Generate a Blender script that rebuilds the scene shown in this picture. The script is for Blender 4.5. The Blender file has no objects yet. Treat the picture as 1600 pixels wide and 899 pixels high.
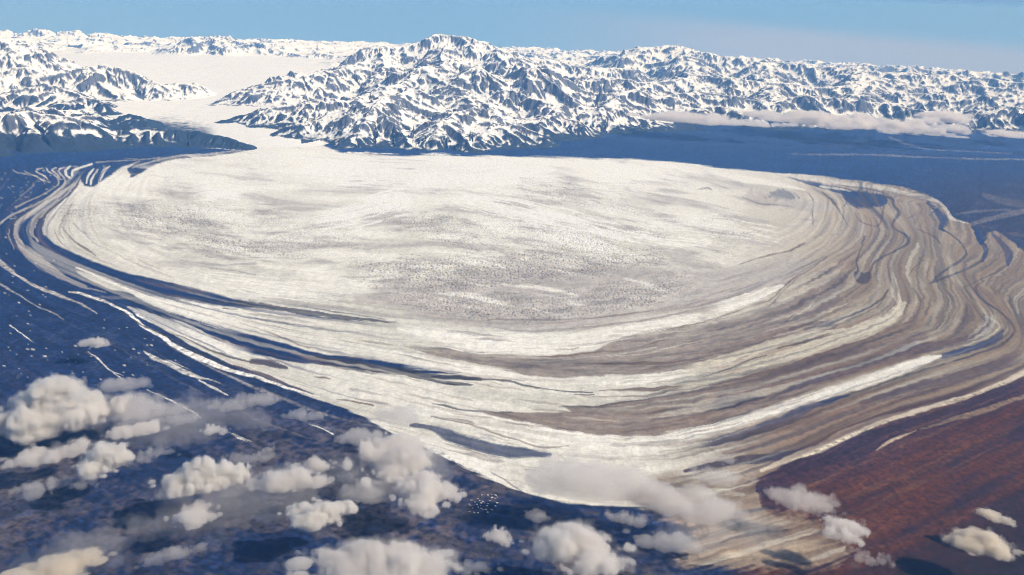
import bpy, math, random
import numpy as np
import openvdb
import bmesh

C = bpy.context.scene
COL = C.collection
R_EARTH = 6.371e6
H = 10000.0                      # flying height, metres
F = 1385.0                       # focal length in pixels of the 1600 px wide photograph
PITCH = math.atan(457.1 / F)
ROLL = math.radians(2.3)

# ------------------------------------------------------------------ camera
cam = bpy.data.cameras.new('camera')
camo = bpy.data.objects.new('camera', cam)
COL.objects.link(camo)
cam.sensor_width = 36.0
cam.lens = 36.0 * F / 1600.0
cam.clip_start = 1.0
cam.clip_end = 2.0e6
cp, sp = math.cos(PITCH), math.sin(PITCH)
ct, st = math.cos(ROLL), math.sin(ROLL)
from mathutils import Matrix, Vector
fwd = Vector((0, cp, -sp)); r0 = Vector((1, 0, 0)); u0 = Vector((0, sp, cp))
rt = r0 * ct + u0 * st
up = u0 * ct - r0 * st
M = Matrix((rt, up, -fwd)).transposed().to_4x4()
M.translation = Vector((0, 0, H))
camo.matrix_world = M
C.camera = camo

# ------------------------------------------------------------------ sky, sun, exposure
SUN_EL = math.radians(40)
SUN_AZ = math.radians(98)        # clockwise from +Y (the view direction)
w = bpy.data.worlds.new('World'); C.world = w; w.use_nodes = True
nt = w.node_tree; nt.nodes.clear()
o_ = nt.nodes.new('ShaderNodeOutputWorld'); bg = nt.nodes.new('ShaderNodeBackground')
sky = nt.nodes.new('ShaderNodeTexSky'); sky.sky_type = 'NISHITA'; sky.sun_disc = False
sky.sun_elevation = SUN_EL; sky.sun_rotation = SUN_AZ
sky.altitude = 3000; sky.air_density = 1.0; sky.dust_density = 0.3; sky.ozone_density = 2.0
tc = nt.nodes.new('ShaderNodeTexCoord'); ad = nt.nodes.new('ShaderNodeVectorMath'); ad.operation = 'ADD'
ad.inputs[1].default_value = (0, 0, 0.30)      # the horizon lies 3.2 degrees below eye level from 10 km up
nm = nt.nodes.new('ShaderNodeVectorMath'); nm.operation = 'NORMALIZE'
nt.links.new(tc.outputs['Generated'], ad.inputs[0]); nt.links.new(ad.outputs[0], nm.inputs[0])
nt.links.new(nm.outputs[0], sky.inputs[0])
# thin veil of high cloud low over the right half of the horizon (a direction in the sky, noise-broken)
sx = nt.nodes.new('ShaderNodeSeparateXYZ'); nt.links.new(tc.outputs['Generated'], sx.inputs[0])
def mth(op, a, b=None, c=None):
    q = nt.nodes.new('ShaderNodeMath'); q.operation = op
    for i, v in enumerate((a, b, c)):
        if v is None: continue
        if isinstance(v, (int, float)): q.inputs[i].default_value = v
        else: nt.links.new(v, q.inputs[i])
    return q.outputs[0]
def mrange(v, a, b):
    q = nt.nodes.new('ShaderNodeMapRange'); q.interpolation_type = 'SMOOTHSTEP'
    nt.links.new(v, q.inputs[0]); q.inputs[1].default_value = a; q.inputs[2].default_value = b
    return q.outputs[0]
mp = nt.nodes.new('ShaderNodeMapping'); mp.inputs['Scale'].default_value = (5, 5, 60)
nz = nt.nodes.new('ShaderNodeTexNoise'); nz.inputs['Scale'].default_value = 1.0; nz.inputs['Detail'].default_value = 5
nt.links.new(tc.outputs['Generated'], mp.inputs[0]); nt.links.new(mp.outputs[0], nz.inputs['Vector'])
slant = mth('ADD', mth('ADD', sx.outputs[2], mth('MULTIPLY', sx.outputs[0], 0.035)), mth('MULTIPLY', mth('SUBTRACT', nz.outputs['Fac'], 0.5), 0.012))
veil = mth('MULTIPLY', mrange(sx.outputs[2], -0.14, -0.08), mth('MULTIPLY', mth('MULTIPLY', mrange(slant, -0.004, -0.022), mrange(sx.outputs[0], -0.06, 0.30)), mth('ADD', 0.55, mth('MULTIPLY', nz.outputs['Fac'], 0.6))))
vm = nt.nodes.new('ShaderNodeMix'); vm.data_type = 'RGBA'
nt.links.new(veil, vm.inputs['Factor']); nt.links.new(sky.outputs[0], vm.inputs['A']); vm.inputs['B'].default_value = (3.6, 3.3, 3.2, 1)
nt.links.new(vm.outputs['Result'], bg.inputs[0])
nt.links.new(bg.outputs[0], o_.inputs[0])
bg.inputs[1].default_value = 0.075
sl = bpy.data.lights.new('sun', 'SUN'); sl.energy = 4.0; sl.angle = math.radians(0.53); sl.color = (1.0, 0.93, 0.82)
so = bpy.data.objects.new('sun', sl); COL.objects.link(so)
sd = Vector((math.sin(SUN_AZ) * math.cos(SUN_EL), math.cos(SUN_AZ) * math.cos(SUN_EL), math.sin(SUN_EL)))
so.rotation_euler = sd.to_track_quat('Z', 'Y').to_euler()
so.location = (0, 0, H + 5000)
C.view_settings.view_transform = 'Standard'; C.view_settings.look = 'None'
C.view_settings.exposure = 0.42; C.view_settings.gamma = 1.0; C.view_settings.use_curve_mapping = False
C.cycles.use_denoising = True
C.cycles.denoiser = 'OPENIMAGEDENOISE'; C.cycles.denoising_input_passes = 'RGB_ALBEDO_NORMAL'; C.cycles.denoising_prefilter = 'FAST'
C.cycles.pixel_filter_type = 'BLACKMAN_HARRIS'; C.cycles.filter_width = 1.0
C.cycles.max_bounces = 12; C.cycles.diffuse_bounces = 2; C.cycles.volume_bounces = 6
C.cycles.transparent_max_bounces = 24
HAZE_DENSITY = 5.1e-6
HAZE_COLOR = (0.17, 0.45, 1.0)

# ------------------------------------------------------------------ numeric helpers
_rng = np.random.RandomState(7)
PERM = np.concatenate([_rng.permutation(256)] * 2).astype(np.int32)
GA = _rng.rand(256) * 2 * np.pi
GX, GY = np.cos(GA).astype(np.float32), np.sin(GA).astype(np.float32)
VAL = (_rng.rand(256) * 2 - 1).astype(np.float32)


def perlin(x, y, seed=0):
    x = np.asarray(x, np.float64) + seed * 17.37; y = np.asarray(y, np.float64) + seed * 5.91
    xi = np.floor(x); yi = np.floor(y)
    fx = (x - xi).astype(np.float32); fy = (y - yi).astype(np.float32)
    xi = xi.astype(np.int32) & 255; yi = yi.astype(np.int32) & 255
    u = fx * fx * fx * (fx * (fx * 6 - 15) + 10); v = fy * fy * fy * (fy * (fy * 6 - 15) + 10)
    x1 = (xi + 1) & 255; y1 = (yi + 1) & 255
    a = PERM[PERM[xi] + yi]; b = PERM[PERM[x1] + yi]; c = PERM[PERM[xi] + y1]; d = PERM[PERM[x1] + y1]
    na = GX[a] * fx + GY[a] * fy; nb = GX[b] * (fx - 1) + GY[b] * fy
    nc = GX[c] * fx + GY[c] * (fy - 1); nd = GX[d] * (fx - 1) + GY[d] * (fy - 1)
    p = na + u * (nb - na); q = nc + u * (nd - nc)
    return (p + v * (q - p)) * 1.5


def fbm(x, y, octv=4, seed=0, gain=0.5):
    s = 0; a = 1.0; t = 0
    for k in range(octv):
        s = s + a * perlin(x * 2 ** k, y * 2 ** k, seed + k); t += a; a *= gain
    return s / t


def ridged(x, y, octv=5, seed=0, gain=0.5):
    s = 0; a = 1.0; t = 0; prev = 1.0
    for k in range(octv):
        n = 1 - np.abs(perlin(x * 2.03 ** k, y * 2.03 ** k, seed + k)) * 1.35
        n = np.clip(n, 0, 1) ** 2
        s = s + a * n * prev; t += a; prev = np.clip(n * 1.5, 0, 1); a *= gain
    return s / t * 1.25


def vnoise3(x, y, z, seed=0):
    x = x + seed * 7.7; y = y + seed * 3.3; z = z + seed * 1.9
    xi = np.floor(x).astype(np.int32); yi = np.floor(y).astype(np.int32); zi = np.floor(z).astype(np.int32)
    fx = x - xi; fy = y - yi; fz = z - zi
    fx = fx * fx * (3 - 2 * fx); fy = fy * fy * (3 - 2 * fy); fz = fz * fz * (3 - 2 * fz)
    def h(i, j, k):
        return VAL[PERM[PERM[PERM[i & 255] + (j & 255)] + (k & 255)]]
    def lx(j, k):
        a = h(xi, j, k); b = h(xi + 1, j, k); return a + fx * (b - a)
    def ly(k):
        a = lx(yi, k); b = lx(yi + 1, k); return a + fy * (b - a)
    a = ly(zi); b = ly(zi + 1)
    return a + fz * (b - a)


def sstep(a, b, x):
    t = np.clip((x - a) / (b - a), 0, 1); return t * t * (3 - 2 * t)


def px2uw(x, y):                        # photograph pixel -> level-horizon picture coordinates
    dx = np.asarray(x, float) - 800; dy = np.asarray(y, float) - 449.5
    return dx * ct + dy * st, -dx * st + dy * ct


def uw2ray(u, w_):                       # ray direction, x right, y ahead, z up
    u = np.asarray(u, float); w_ = np.asarray(w_, float)
    y = F * cp - w_ * sp; z = -F * sp - w_ * cp
    return u, y, z


def curv(d2):
    return -d2 / (2 * R_EARTH)


def ray_ground(u, w_, alt=0.0):          # where a ray meets the (curved) level at altitude alt
    x, y, z = uw2ray(u, w_)
    hd = np.hypot(x, y); tanp = -z / hd
    disc = tanp ** 2 - 2 * (H - alt) / R_EARTH
    d = R_EARTH * (tanp - np.sqrt(np.maximum(disc, 0)))
    return x / hd * d, y / hd * d, d


def px_at(x, y, dist):                   # pixel and horizontal distance -> point (altitude above sea level)
    u, w_ = px2uw(x, y); rx, ry, rz = uw2ray(u, w_)
    hd = math.hypot(rx, ry)
    z = H + rz / hd * dist + dist * dist / (2 * R_EARTH)
    return rx / hd * dist, ry / hd * dist, z


def px_alt(x, y, alt):                   # pixel and altitude -> point on that level
    u, w_ = px2uw(x, y); X, Y, d = ray_ground(u, w_, alt)
    return float(X), float(Y), float(alt + curv(d * d)), float(d)


def catmull(P, step):
    P = np.asarray(P, float)
    if len(P) < 3:
        n = max(2, int(np.hypot(*(P[1] - P[0])[:2]) / step) + 1)
        t = np.linspace(0, 1, n)[:, None]; return P[0] * (1 - t) + P[-1] * t
    Q = np.vstack([2 * P[0] - P[1], P, 2 * P[-1] - P[-2]])
    out = []
    for i in range(1, len(Q) - 2):
        p0, p1, p2, p3 = Q[i - 1], Q[i], Q[i + 1], Q[i + 2]
        n = max(2, int(np.hypot(*(p2 - p1)[:2]) / step) + 1)
        t = np.linspace(0, 1, n, endpoint=False)[:, None]
        out.append(0.5 * (2 * p1 + (p2 - p0) * t + (2 * p0 - 5 * p1 + 4 * p2 - p3) * t ** 2 + (3 * p1 - p0 - 3 * p2 + p3) * t ** 3))
    out.append(P[-1:])
    return np.vstack(out)


def grid_mesh(name, X, Y, Z, keep, mat, attrs, kind='structure', smooth=True):
    """One mesh from the kept faces of a vertex grid."""
    nr, nc = X.shape
    idx = np.arange(nr * nc).reshape(nr, nc)
    q = np.stack([idx[:-1, :-1], idx[:-1, 1:], idx[1:, 1:], idx[1:, :-1]], -1)[keep]
    used, inv = np.unique(q.ravel(), return_inverse=True)
    co = np.stack([X.ravel()[used], Y.ravel()[used], Z.ravel()[used]], -1).astype(np.float32)
    nf = len(q)
    me = bpy.data.meshes.new(name)
    me.vertices.add(len(co)); me.vertices.foreach_set('co', co.ravel())
    me.loops.add(nf * 4); me.loops.foreach_set('vertex_index', inv.astype(np.int32).ravel())
    me.polygons.add(nf); me.polygons.foreach_set('loop_start', np.arange(0, nf * 4, 4, dtype=np.int32))
    me.update(calc_edges=True)
    # make faces point up
    if nf and me.polygons[nf // 2].normal.z < 0:
        me.flip_normals()
    me.polygons.foreach_set('use_smooth', np.full(nf, smooth))
    for an, (arr, typ) in attrs.items():
        if typ == 'c':
            at = me.color_attributes.new(an, 'FLOAT_COLOR', 'POINT')
            v = np.ones((len(used), 4), np.float32); v[:, :3] = arr.reshape(-1, 3)[used]
            at.data.foreach_set('color', v.ravel())
        else:
            at = me.attributes.new(an, 'FLOAT', 'POINT'); at.data.foreach_set('value', arr.ravel()[used].astype(np.float32))
    me.materials.append(mat); me.update()
    ob = bpy.data.objects.new(name, me); COL.objects.link(ob)
    ob['kind'] = kind
    return ob


# ------------------------------------------------------------------ materials
def new_mat(name):
    m = bpy.data.materials.new(name); m.use_nodes = True
    n = m.node_tree; b = n.nodes['Principled BSDF']
    return m, n, b


def surface_mat(name, scale, lo, hi, rough=0.9, bump=0.0, attr='albedo'):
    """Albedo attribute broken up by two procedural noises (grain of the ice or ground)."""
    m, n, b = new_mat(name)
    a = n.nodes.new('ShaderNodeAttribute'); a.attribute_name = attr
    g = n.nodes.new('ShaderNodeNewGeometry')
    t = n.nodes.new('ShaderNodeTexNoise'); t.inputs['Scale'].default_value = 1 / scale; t.inputs['Detail'].default_value = 5; t.inputs['Roughness'].default_value = 0.65
    mr = n.nodes.new('ShaderNodeMapRange'); mr.inputs[1].default_value = 0.3; mr.inputs[2].default_value = 0.7
    mr.inputs[3].default_value = lo; mr.inputs[4].default_value = hi
    mx = n.nodes.new('ShaderNodeVectorMath'); mx.operation = 'SCALE'
    n.links.new(g.outputs['Position'], t.inputs['Vector']); n.links.new(t.outputs['Fac'], mr.inputs[0])
    n.links.new(a.outputs['Color'], mx.inputs[0]); n.links.new(mr.outputs[0], mx.inputs['Scale'])
    n.links.new(mx.outputs[0], b.inputs['Base Color'])
    b.inputs['Roughness'].default_value = rough
    b.inputs['Specular IOR Level'].default_value = 0.25
    if bump:
        bp = n.nodes.new('ShaderNodeBump'); bp.inputs['Strength'].default_value = bump; bp.inputs['Distance'].default_value = scale * 0.25
        n.links.new(t.outputs['Fac'], bp.inputs['Height']); n.links.new(bp.outputs[0], b.inputs['Normal'])
    return m


MAT_GROUND = surface_mat('lowland_soil', 160.0, 0.6, 1.4)
MAT_GLACIER = surface_mat('glacier_ice', 110.0, 0.86, 1.1, rough=0.75, bump=0.35)
MAT_ROCK = surface_mat('snow_and_rock', 150.0, 0.75, 1.2, rough=0.85, bump=0.6)
MAT_SNOWFIELD = surface_mat('snowfield_snow', 900.0, 0.93, 1.05, rough=0.8)

# ------------------------------------------------------------------ ground and glacier: survey grid
STEP = 1.25
W_EYE = -F * sp / cp                                 # eye level
us = np.arange(-1040, 1041, STEP)
wfar = W_EYE + 78.2 + np.cumsum(np.linspace(0.3, STEP, 60))
ws = np.concatenate([wfar, np.arange(wfar[-1] + STEP, 590, STEP)])
W0 = ws[60]
UU, WW = np.meshgrid(us, ws)
GXw, GYw, GD = ray_ground(UU, WW)
GX_, GY_ = GXw, GYw
PX = 800 + UU * ct - WW * st
PY = 449.5 + UU * st + WW * ct
nr, nc = UU.shape
kx, ky = GXw / 1000.0, GYw / 1000.0                  # km

# irregular outlines: everything drawn on the ground is read through a small, world-fixed distortion
w1 = fbm(kx / 1.6, ky / 1.6, 3, 11); w2 = fbm(kx / 1.6, ky / 1.6, 3, 23)
w3 = perlin(kx / 0.35, ky / 0.35, 31); w4 = perlin(kx / 0.35, ky / 0.35, 41)
near = np.clip(30.0 / (GD / 1000.0), 0.25, 1.4)
UQ = UU + (w1 * 3.0 + w3 * 0.8) * near
WQ = WW + (w2 * 1.8 + w4 * 0.6) * near

# flow coordinates from nested flow lines (photograph pixels)
FLOW = [
    [(520, 300), (600, 310), (700, 318), (800, 322), (900, 322), (1000, 318), (1060, 310)],
    [(280, 262), (300, 300), (330, 340), (420, 380), (600, 402), (800, 405), (1000, 392), (1150, 362), (1240, 325), (1230, 290)],
    [(200, 262), (165, 290), (150, 320), (160, 360), (215, 400), (300, 430), (420, 455), (560, 470), (700, 490), (850, 497), (1000, 480), (1100, 455), (1180, 430), (1250, 395), (1290, 360), (1300, 310), (1270, 290)],
    [(150, 258), (125, 285), (85, 330), (68, 360), (75, 385), (120, 410), (200, 440), (300, 470), (400, 490), (520, 505), (640, 517), (760, 525), (860, 525), (960, 512), (1080, 495), (1180, 470), (1230, 445), (1290, 415), (1345, 380), (1350, 340), (1310, 300)],
    [(120, 260), (100, 285), (60, 320), (30, 340), (20, 365), (40, 390), (90, 415), (160, 445), (250, 480), (360, 515), (480, 545), (580, 562), (700, 588), (820, 605), (960, 605), (1100, 590), (1220, 565), (1330, 530), (1395, 500), (1415, 470), (1400, 430), (1405, 400), (1425, 375), (1412, 350), (1395, 330), (1380, 300)],
    [(70, 262), (55, 290), (0, 340), (-25, 375), (20, 410), (100, 445), (200, 485), (300, 535), (400, 580), (520, 620), (640, 650), (760, 675), (900, 695), (1010, 700), (1120, 680), (1220, 650), (1340, 610), (1460, 570), (1550, 540), (1582, 515), (1560, 480), (1530, 455), (1520, 430), (1560, 400), (1560, 370)],
    [(-60, 262), (-90, 300), (-120, 360), (-60, 400), (60, 470), (180, 520), (300, 590), (450, 660), (600, 700), (720, 740), (820, 765), (950, 780), (1080, 770), (1200, 735), (1300, 690), (1400, 650), (1500, 620), (1600, 580), (1700, 530), (1750, 450)],
    [(-250, 400), (-60, 480), (60, 560), (200, 640), (400, 740), (600, 820), (800, 880), (1000, 890), (1200, 840), (1400, 760), (1600, 660), (1700, 610), (1850, 520)],
    [(-280, 520), (-60, 600), (200, 760), (500, 900), (800, 980), (1100, 1000), (1400, 900), (1700, 730), (1900, 620)],
    [(-280, 700), (-60, 800), (200, 950), (500, 1060), (800, 1120), (1100, 1120), (1400, 1040), (1700, 900), (1900, 800)],
]
NT = 2600
loft = []
for ln in FLOW:
    q = catmull(np.array(ln, float), 4.0)
    s = np.concatenate([[0], np.cumsum(np.hypot(*np.diff(q, axis=0).T))]); s /= s[-1]
    tt = np.linspace(0, 1, NT)
    loft.append(np.stack([np.interp(tt, s, q[:, 0]), np.interp(tt, s, q[:, 1])], -1))
loft = np.array(loft)
accp = np.zeros(nr * nc); acct = np.zeros(nr * nc); accn = np.zeros(nr * nc)
tt = np.linspace(0, 1, NT)
for k in np.arange(0, len(FLOW) - 1, 1 / 110.0):
    i = int(k); f_ = k - i
    p = loft[i] * (1 - f_) + loft[i + 1] * f_
    u_, w_ = px2uw(p[:, 0], p[:, 1])
    ci = np.round((u_ - us[0]) / STEP).astype(int); ri = np.round((w_ - W0) / STEP).astype(int) + 60
    ok = (ci >= 0) & (ci < nc) & (ri >= 0) & (ri < nr)
    j = ri[ok] * nc + ci[ok]
    np.add.at(accp, j, k); np.add.at(acct, j, tt[ok]); np.add.at(accn, j, 1)
accp = accp.reshape(nr, nc); acct = acct.reshape(nr, nc); accn = accn.reshape(nr, nc)


def pushpull(a, n, depth=0):
    if depth > 10 or min(a.shape) < 3:
        return a / np.maximum(n, 1e-9)
    h, w_ = a.shape
    ap = np.pad(a, ((0, h % 2), (0, w_ % 2))); np_ = np.pad(n, ((0, h % 2), (0, w_ % 2)))
    a2 = ap.reshape(ap.shape[0] // 2, 2, -1, 2).sum((1, 3)); n2 = np_.reshape(np_.shape[0] // 2, 2, -1, 2).sum((1, 3))
    sc = np.minimum(1, 1 / np.maximum(n2, 1e-9)) * np.minimum(n2, 1)
    m = np.where(n2 > 0, a2 / np.maximum(n2, 1e-9), 0); nn = np.minimum(n2, 1)
    low = pushpull(m * nn, nn, depth + 1)
    upx = np.repeat(np.repeat(low, 2, 0), 2, 1)[:h, :w_]
    return np.where(n > 0, a / np.maximum(n, 1e-9), upx)


def blur(a, k):
    for ax in (0, 1):
        c = np.cumsum(np.pad(a, [(k + 1, k) if i == ax else (0, 0) for i in range(2)], mode='edge'), axis=ax)
        a = (np.take(c, np.arange(2 * k + 1, c.shape[ax]), ax) - np.take(c, np.arange(0, c.shape[ax] - 2 * k - 1), ax)) / (2 * k + 1)
    return a


PSI = blur(blur(pushpull(accp, accn), 4), 4)
TT = blur(blur(pushpull(acct, accn), 4), 4)
PSIq = PSI + 0.035 * w1 + 0.012 * w3
gp = np.hypot(*np.gradient(PSI)) + 1e-6          # flow lines crossed per grid step
def flown(freq, along, seed):                    # streak noise, faded out where its lines would run closer than the grid
    return perlin(PSIq * freq, TT * along, seed) * sstep(1.8, 4.0, 1 / (freq * gp))
def adapt(target, along, seed):                 # streaks about `target` grid steps apart, whatever the spacing of the flow lines
    acc = 0; wt = 0
    for i, fq in enumerate((1.5, 3, 6, 12, 24, 48)):
        w_ = np.exp(-(np.log2(1 / (fq * gp) / target) / 0.75) ** 2)
        acc = acc + w_ * perlin(PSIq * fq + i * 3.7, TT * along * (0.6 + 0.12 * fq), seed + i); wt = wt + w_ * w_
    return acc / np.sqrt(wt + 1e-6)
S1 = adapt(16, 5, 3)
S2 = 0.7 * adapt(7, 9, 13) + 0.4 * adapt(4, 14, 23)
S3 = adapt(4, 12, 33)
swx = 26 * fbm(kx / 5.5, ky / 5.5, 3, 421); swy = 7 * fbm(kx / 4.0, ky / 4.0, 3, 431)
qq = swy + PY - 0.17 * np.clip(PX - 720, 0, 600) + 0.10 * np.clip(420 - PX, 0, 400)
I1 = fbm((PX + swx) / 150, qq / 17, 4, 401); I2 = fbm((PX + swx) / 48, qq / 6.0, 3, 411)

# ---- colours of the surface (linear reflectance)
WHT = np.array((0.85, 0.835, 0.775)); ICE = np.array((0.60, 0.585, 0.51)); GRY = np.array((0.36, 0.34, 0.32))
TAN = np.array((0.265, 0.205, 0.132)); BRN = np.array((0.135, 0.083, 0.050)); DRK = np.array((0.035, 0.032, 0.04))
SLT = np.array((0.006, 0.022, 0.092)); PUR = np.array((0.055, 0.036, 0.055)); RST = np.array((0.080, 0.020, 0.004))  # RST is land colour with the window's red-brown tint in it
STK = np.array((0.45, 0.42, 0.39)); PNK = np.array((0.34, 0.29, 0.26))
CN = dict(W=WHT, I=ICE, G=GRY, T=TAN, N=BRN, D=DRK, B=SLT, P=PUR, R=RST, S=STK, K=PNK)

CC = np.zeros((nr, nc, 3), np.float64)


def mixin(col, a, sl=None):
    a = np.clip(a, 0, 1)[..., None]
    if sl is None:
        CC[:] = CC * (1 - a) + col * a
    else:
        CC[sl] = CC[sl] * (1 - a) + col * a


def tr(pts, ox=0, oy=0, s=1.0):
    """points read off an enlarged crop -> photograph pixels (x, y, width)"""
    return [(ox + p[0] / s, oy + p[1] / s) + ((p[2] / s,) if len(p) > 2 else ()) for p in pts]


def window(u0_, u1_, v0_, v1_):
    a = max(0, int((v0_ - W0) / STEP) + 60); b = min(nr, int((v1_ - W0) / STEP) + 62)
    c = max(0, int((u0_ - us[0]) / STEP)); d = min(nc, int((u1_ - us[0]) / STEP) + 2)
    return (slice(a, b), slice(c, d)) if b > a and d > c else None


def stroke(col, pts, a=1.0, soft=None, rag=0.45):
    P = np.array([p if len(p) > 2 else tuple(p) + (2.0,) for p in pts], float)
    q = catmull(P, 5.0)
    u_, w_ = px2uw(q[:, 0], q[:, 1]); hw = np.maximum(q[:, 2] / 2, 0.55)
    m = hw.max() + 10
    sl = window(u_.min() - m, u_.max() + m, w_.min() - m, w_.max() + m)
    if sl is None: return
    uq = UQ[sl]; wq = WQ[sl]
    best = np.full(uq.shape, 1e9); bl = np.zeros(uq.shape); bh = np.ones(uq.shape); bs = np.zeros(uq.shape)
    L = 0.0
    r0_, c0_ = sl[0].start, sl[1].start
    for i in range(len(u_) - 1):
        ax, ay, bx, by = u_[i], w_[i], u_[i + 1], w_[i + 1]
        dx, dy = bx - ax, by - ay; l2 = dx * dx + dy * dy + 1e-9; ln = math.sqrt(l2)
        mm = max(hw[i], hw[i + 1]) + 10
        ws_ = window(min(ax, bx) - mm, max(ax, bx) + mm, min(ay, by) - mm, max(ay, by) + mm)
        if ws_ is None: L += ln; continue
        s2 = (slice(max(0, ws_[0].start - r0_), ws_[0].stop - r0_), slice(max(0, ws_[1].start - c0_), ws_[1].stop - c0_))
        U, W_ = uq[s2], wq[s2]
        t = np.clip(((U - ax) * dx + (W_ - ay) * dy) / l2, 0, 1)
        ex = U - ax - t * dx; ey = W_ - ay - t * dy
        d = np.hypot(ex, ey); hh = hw[i] + (hw[i + 1] - hw[i]) * t
        e = d - hh
        b = best[s2]; k = e < b
        b[k] = e[k]
        bl[s2][k] = (L + t * ln)[k]; bh[s2][k] = hh[k]; bs[s2][k] = (np.sign(dx * ey - dy * ex) * d)[k]
        L += ln
    sf = soft if soft is not None else 1.2
    sf = np.maximum(sf, bh * 0.55)
    sd_ = int(P[0, 0]) % 97
    n = perlin(bl / 80.0, bs / 3.2 + 0.3, sd_) + 0.8 * perlin(bl / 38.0, bs / 1.5, sd_ + 3) + 0.4 * perlin(bl / 11.0, bs / 1.3, sd_ + 5)
    al = np.clip(0.5 - best / sf + 1.25 * rag * n, 0, 1)
    al = np.where(best > 9, 0, al * al * (3 - 2 * al))
    if P[0, 2] > 9: al = al * sstep(0, 3 * P[0, 2], bl)
    if P[-1, 2] > 9: al = al * sstep(0, 3 * P[-1, 2], L - bl)
    c = CN[col] if isinstance(col, str) else np.array(col)
    mixin(c, al * a, sl)


def poly_mask(pts, soft=3.0, sm=True):
    q = catmull(np.array(pts + [pts[0]], float), 12.0) if sm else np.array(pts + [pts[0]], float)
    u_, w_ = px2uw(q[:, 0], q[:, 1]); m = soft + 8
    sl = window(u_.min() - m, u_.max() + m, w_.min() - m, w_.max() + m)
    U, W_ = UQ[sl], WQ[sl]
    ins = np.zeros(U.shape, bool); dm = np.full(U.shape, 1e9)
    for i in range(len(u_) - 1):
        ax, ay, bx, by = u_[i], w_[i], u_[i + 1], w_[i + 1]
        dx, dy = bx - ax, by - ay
        if abs(dy) > 1e-9:
            ins ^= ((ay > W_) != (by > W_)) & (U < dx * (W_ - ay) / dy + ax)
        t = np.clip(((U - ax) * dx + (W_ - ay) * dy) / (dx * dx + dy * dy + 1e-9), 0, 1)
        dm = np.minimum(dm, (U - ax - t * dx) ** 2 + (W_ - ay - t * dy) ** 2)
    sd_ = np.sqrt(dm) * np.where(ins, 1, -1)
    return sl, sd_


def fill(col, pts, a=1.0, soft=3.0, rag=0.5):
    sl, sd_ = poly_mask(pts, soft)
    al = np.clip(0.5 + sd_ / soft + rag * (1.2 * S2[sl] + 1.1 * S3[sl]) * np.exp(-np.abs(sd_) / (soft * 2 + 7)), 0, 1)
    c = CN[col] if isinstance(col, str) else np.array(col)
    mixin(c, al * a * (sd_ > -soft - 7), sl)


# ---- lowland base
n_big = fbm(kx / 3.0, ky / 3.0, 4, 51); n_mid = fbm(kx / 0.8, ky / 0.8, 4, 61); n_fin = perlin(kx / 0.18, ky / 0.18, 71); n_spk = perlin(kx / 0.09, ky / 0.09, 77)
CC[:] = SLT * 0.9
mott = sstep(-0.1, 0.45, n_big * 0.7 + n_mid * 0.5 + 0.2 * n_fin + 0.12) * sstep(590, 720, PY) * sstep(1250, 900, PX)
mixin(np.array((0.105, 0.082, 0.074)), mott * 0.85)
mixin(np.array((0.15, 0.115, 0.095)), sstep(0.10, 0.6, n_mid + 0.6 * n_fin + 0.4 * n_spk) * sstep(690, 860, PY) * sstep(1250, 900, PX) * 0.4)
mixin(np.array((0.010, 0.014, 0.03)), sstep(0.05, 0.45, n_mid * 0.6 + n_fin * 0.45 + n_spk * 0.45 - n_big * .3) * sstep(640, 800, PY) * sstep(1250, 900, PX) * 0.8)
mixin(np.array((0.045, 0.036, 0.06)), sstep(0.0, 0.6, S2 + S1 * 0.7) * sstep(420, 640, PY) * sstep(700, 400, PX) * 0.35)
mixin(np.array((0.003, 0.030, 0.135)), sstep(340, 270, PY) * 0.7)  # bluer towards the far plain: haze blue put into the ground colour
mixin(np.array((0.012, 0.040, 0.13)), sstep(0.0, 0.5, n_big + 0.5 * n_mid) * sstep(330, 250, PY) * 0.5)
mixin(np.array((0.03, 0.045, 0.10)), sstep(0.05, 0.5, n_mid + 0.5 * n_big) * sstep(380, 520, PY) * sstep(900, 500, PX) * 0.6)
# purple-brown plain at the far right
mixin(np.array((0.028, 0.026, 0.055)), sstep(1300, 1580, PX) * sstep(240, 310, PY) * 0.8)
mixin(np.array((0.10, 0.08, 0.08)), sstep(1350, 1480, PX) * sstep(250, 330, PY) * sstep(0.15, 0.6, n_big + 0.4 * n_mid) * 0.5)
# rust-coloured land: the red-brown window tint is put into the ground colour
rust = sstep(-60, 110, (PX - 1180) * 0.45 + (PY - 745) * 1.0 + 60 * n_big)
rust = rust * sstep(1120, 1200, PX)
mixin(RST, rust)
mixin(np.array((0.030, 0.010, 0.016)), rust * sstep(-0.3, 0.6, 0.7 * S1 + 0.2 * S2 + 0.5 * n_mid + 0.6 * n_big))
mixin(np.array((0.125, 0.040, 0.015)), rust * sstep(0.1, 0.7, -0.6 * S1 + 0.2 * S2 + 0.7 * n_mid - 0.5 * n_big + 0.3 * n_spk) * 0.5)
mixin(np.array((0.012, 0.006, 0.010)), sstep(-20, 150, (PX - 1440) * 0.5 + (PY - 800)) * 0.93)  # near-black lower right corner: window-edge vignette painted into the ground

def early(col, pts, a): stroke(col, pts, a, rag=.6)
early('S', [(1235, 241, 1.5), (1350, 242, 2), (1480, 247, 2), (1600, 250, 2), (1700, 255, 2)], .28)
early('S', [(1390, 215, 3), (1440, 232, 1.5), (1500, 236, 1.5), (1580, 240, 1.5)], .25)
early('K', [(1475, 348, 3), (1500, 356, 5), (1530, 346, 6), (1560, 338, 8), (1600, 330, 8)], .28)
early('K', [(1495, 335, 3), (1530, 330, 4), (1580, 328, 3)], .2)
early('K', [(1538, 305, 8), (1570, 315, 12), (1610, 322, 8)], .15)
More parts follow.
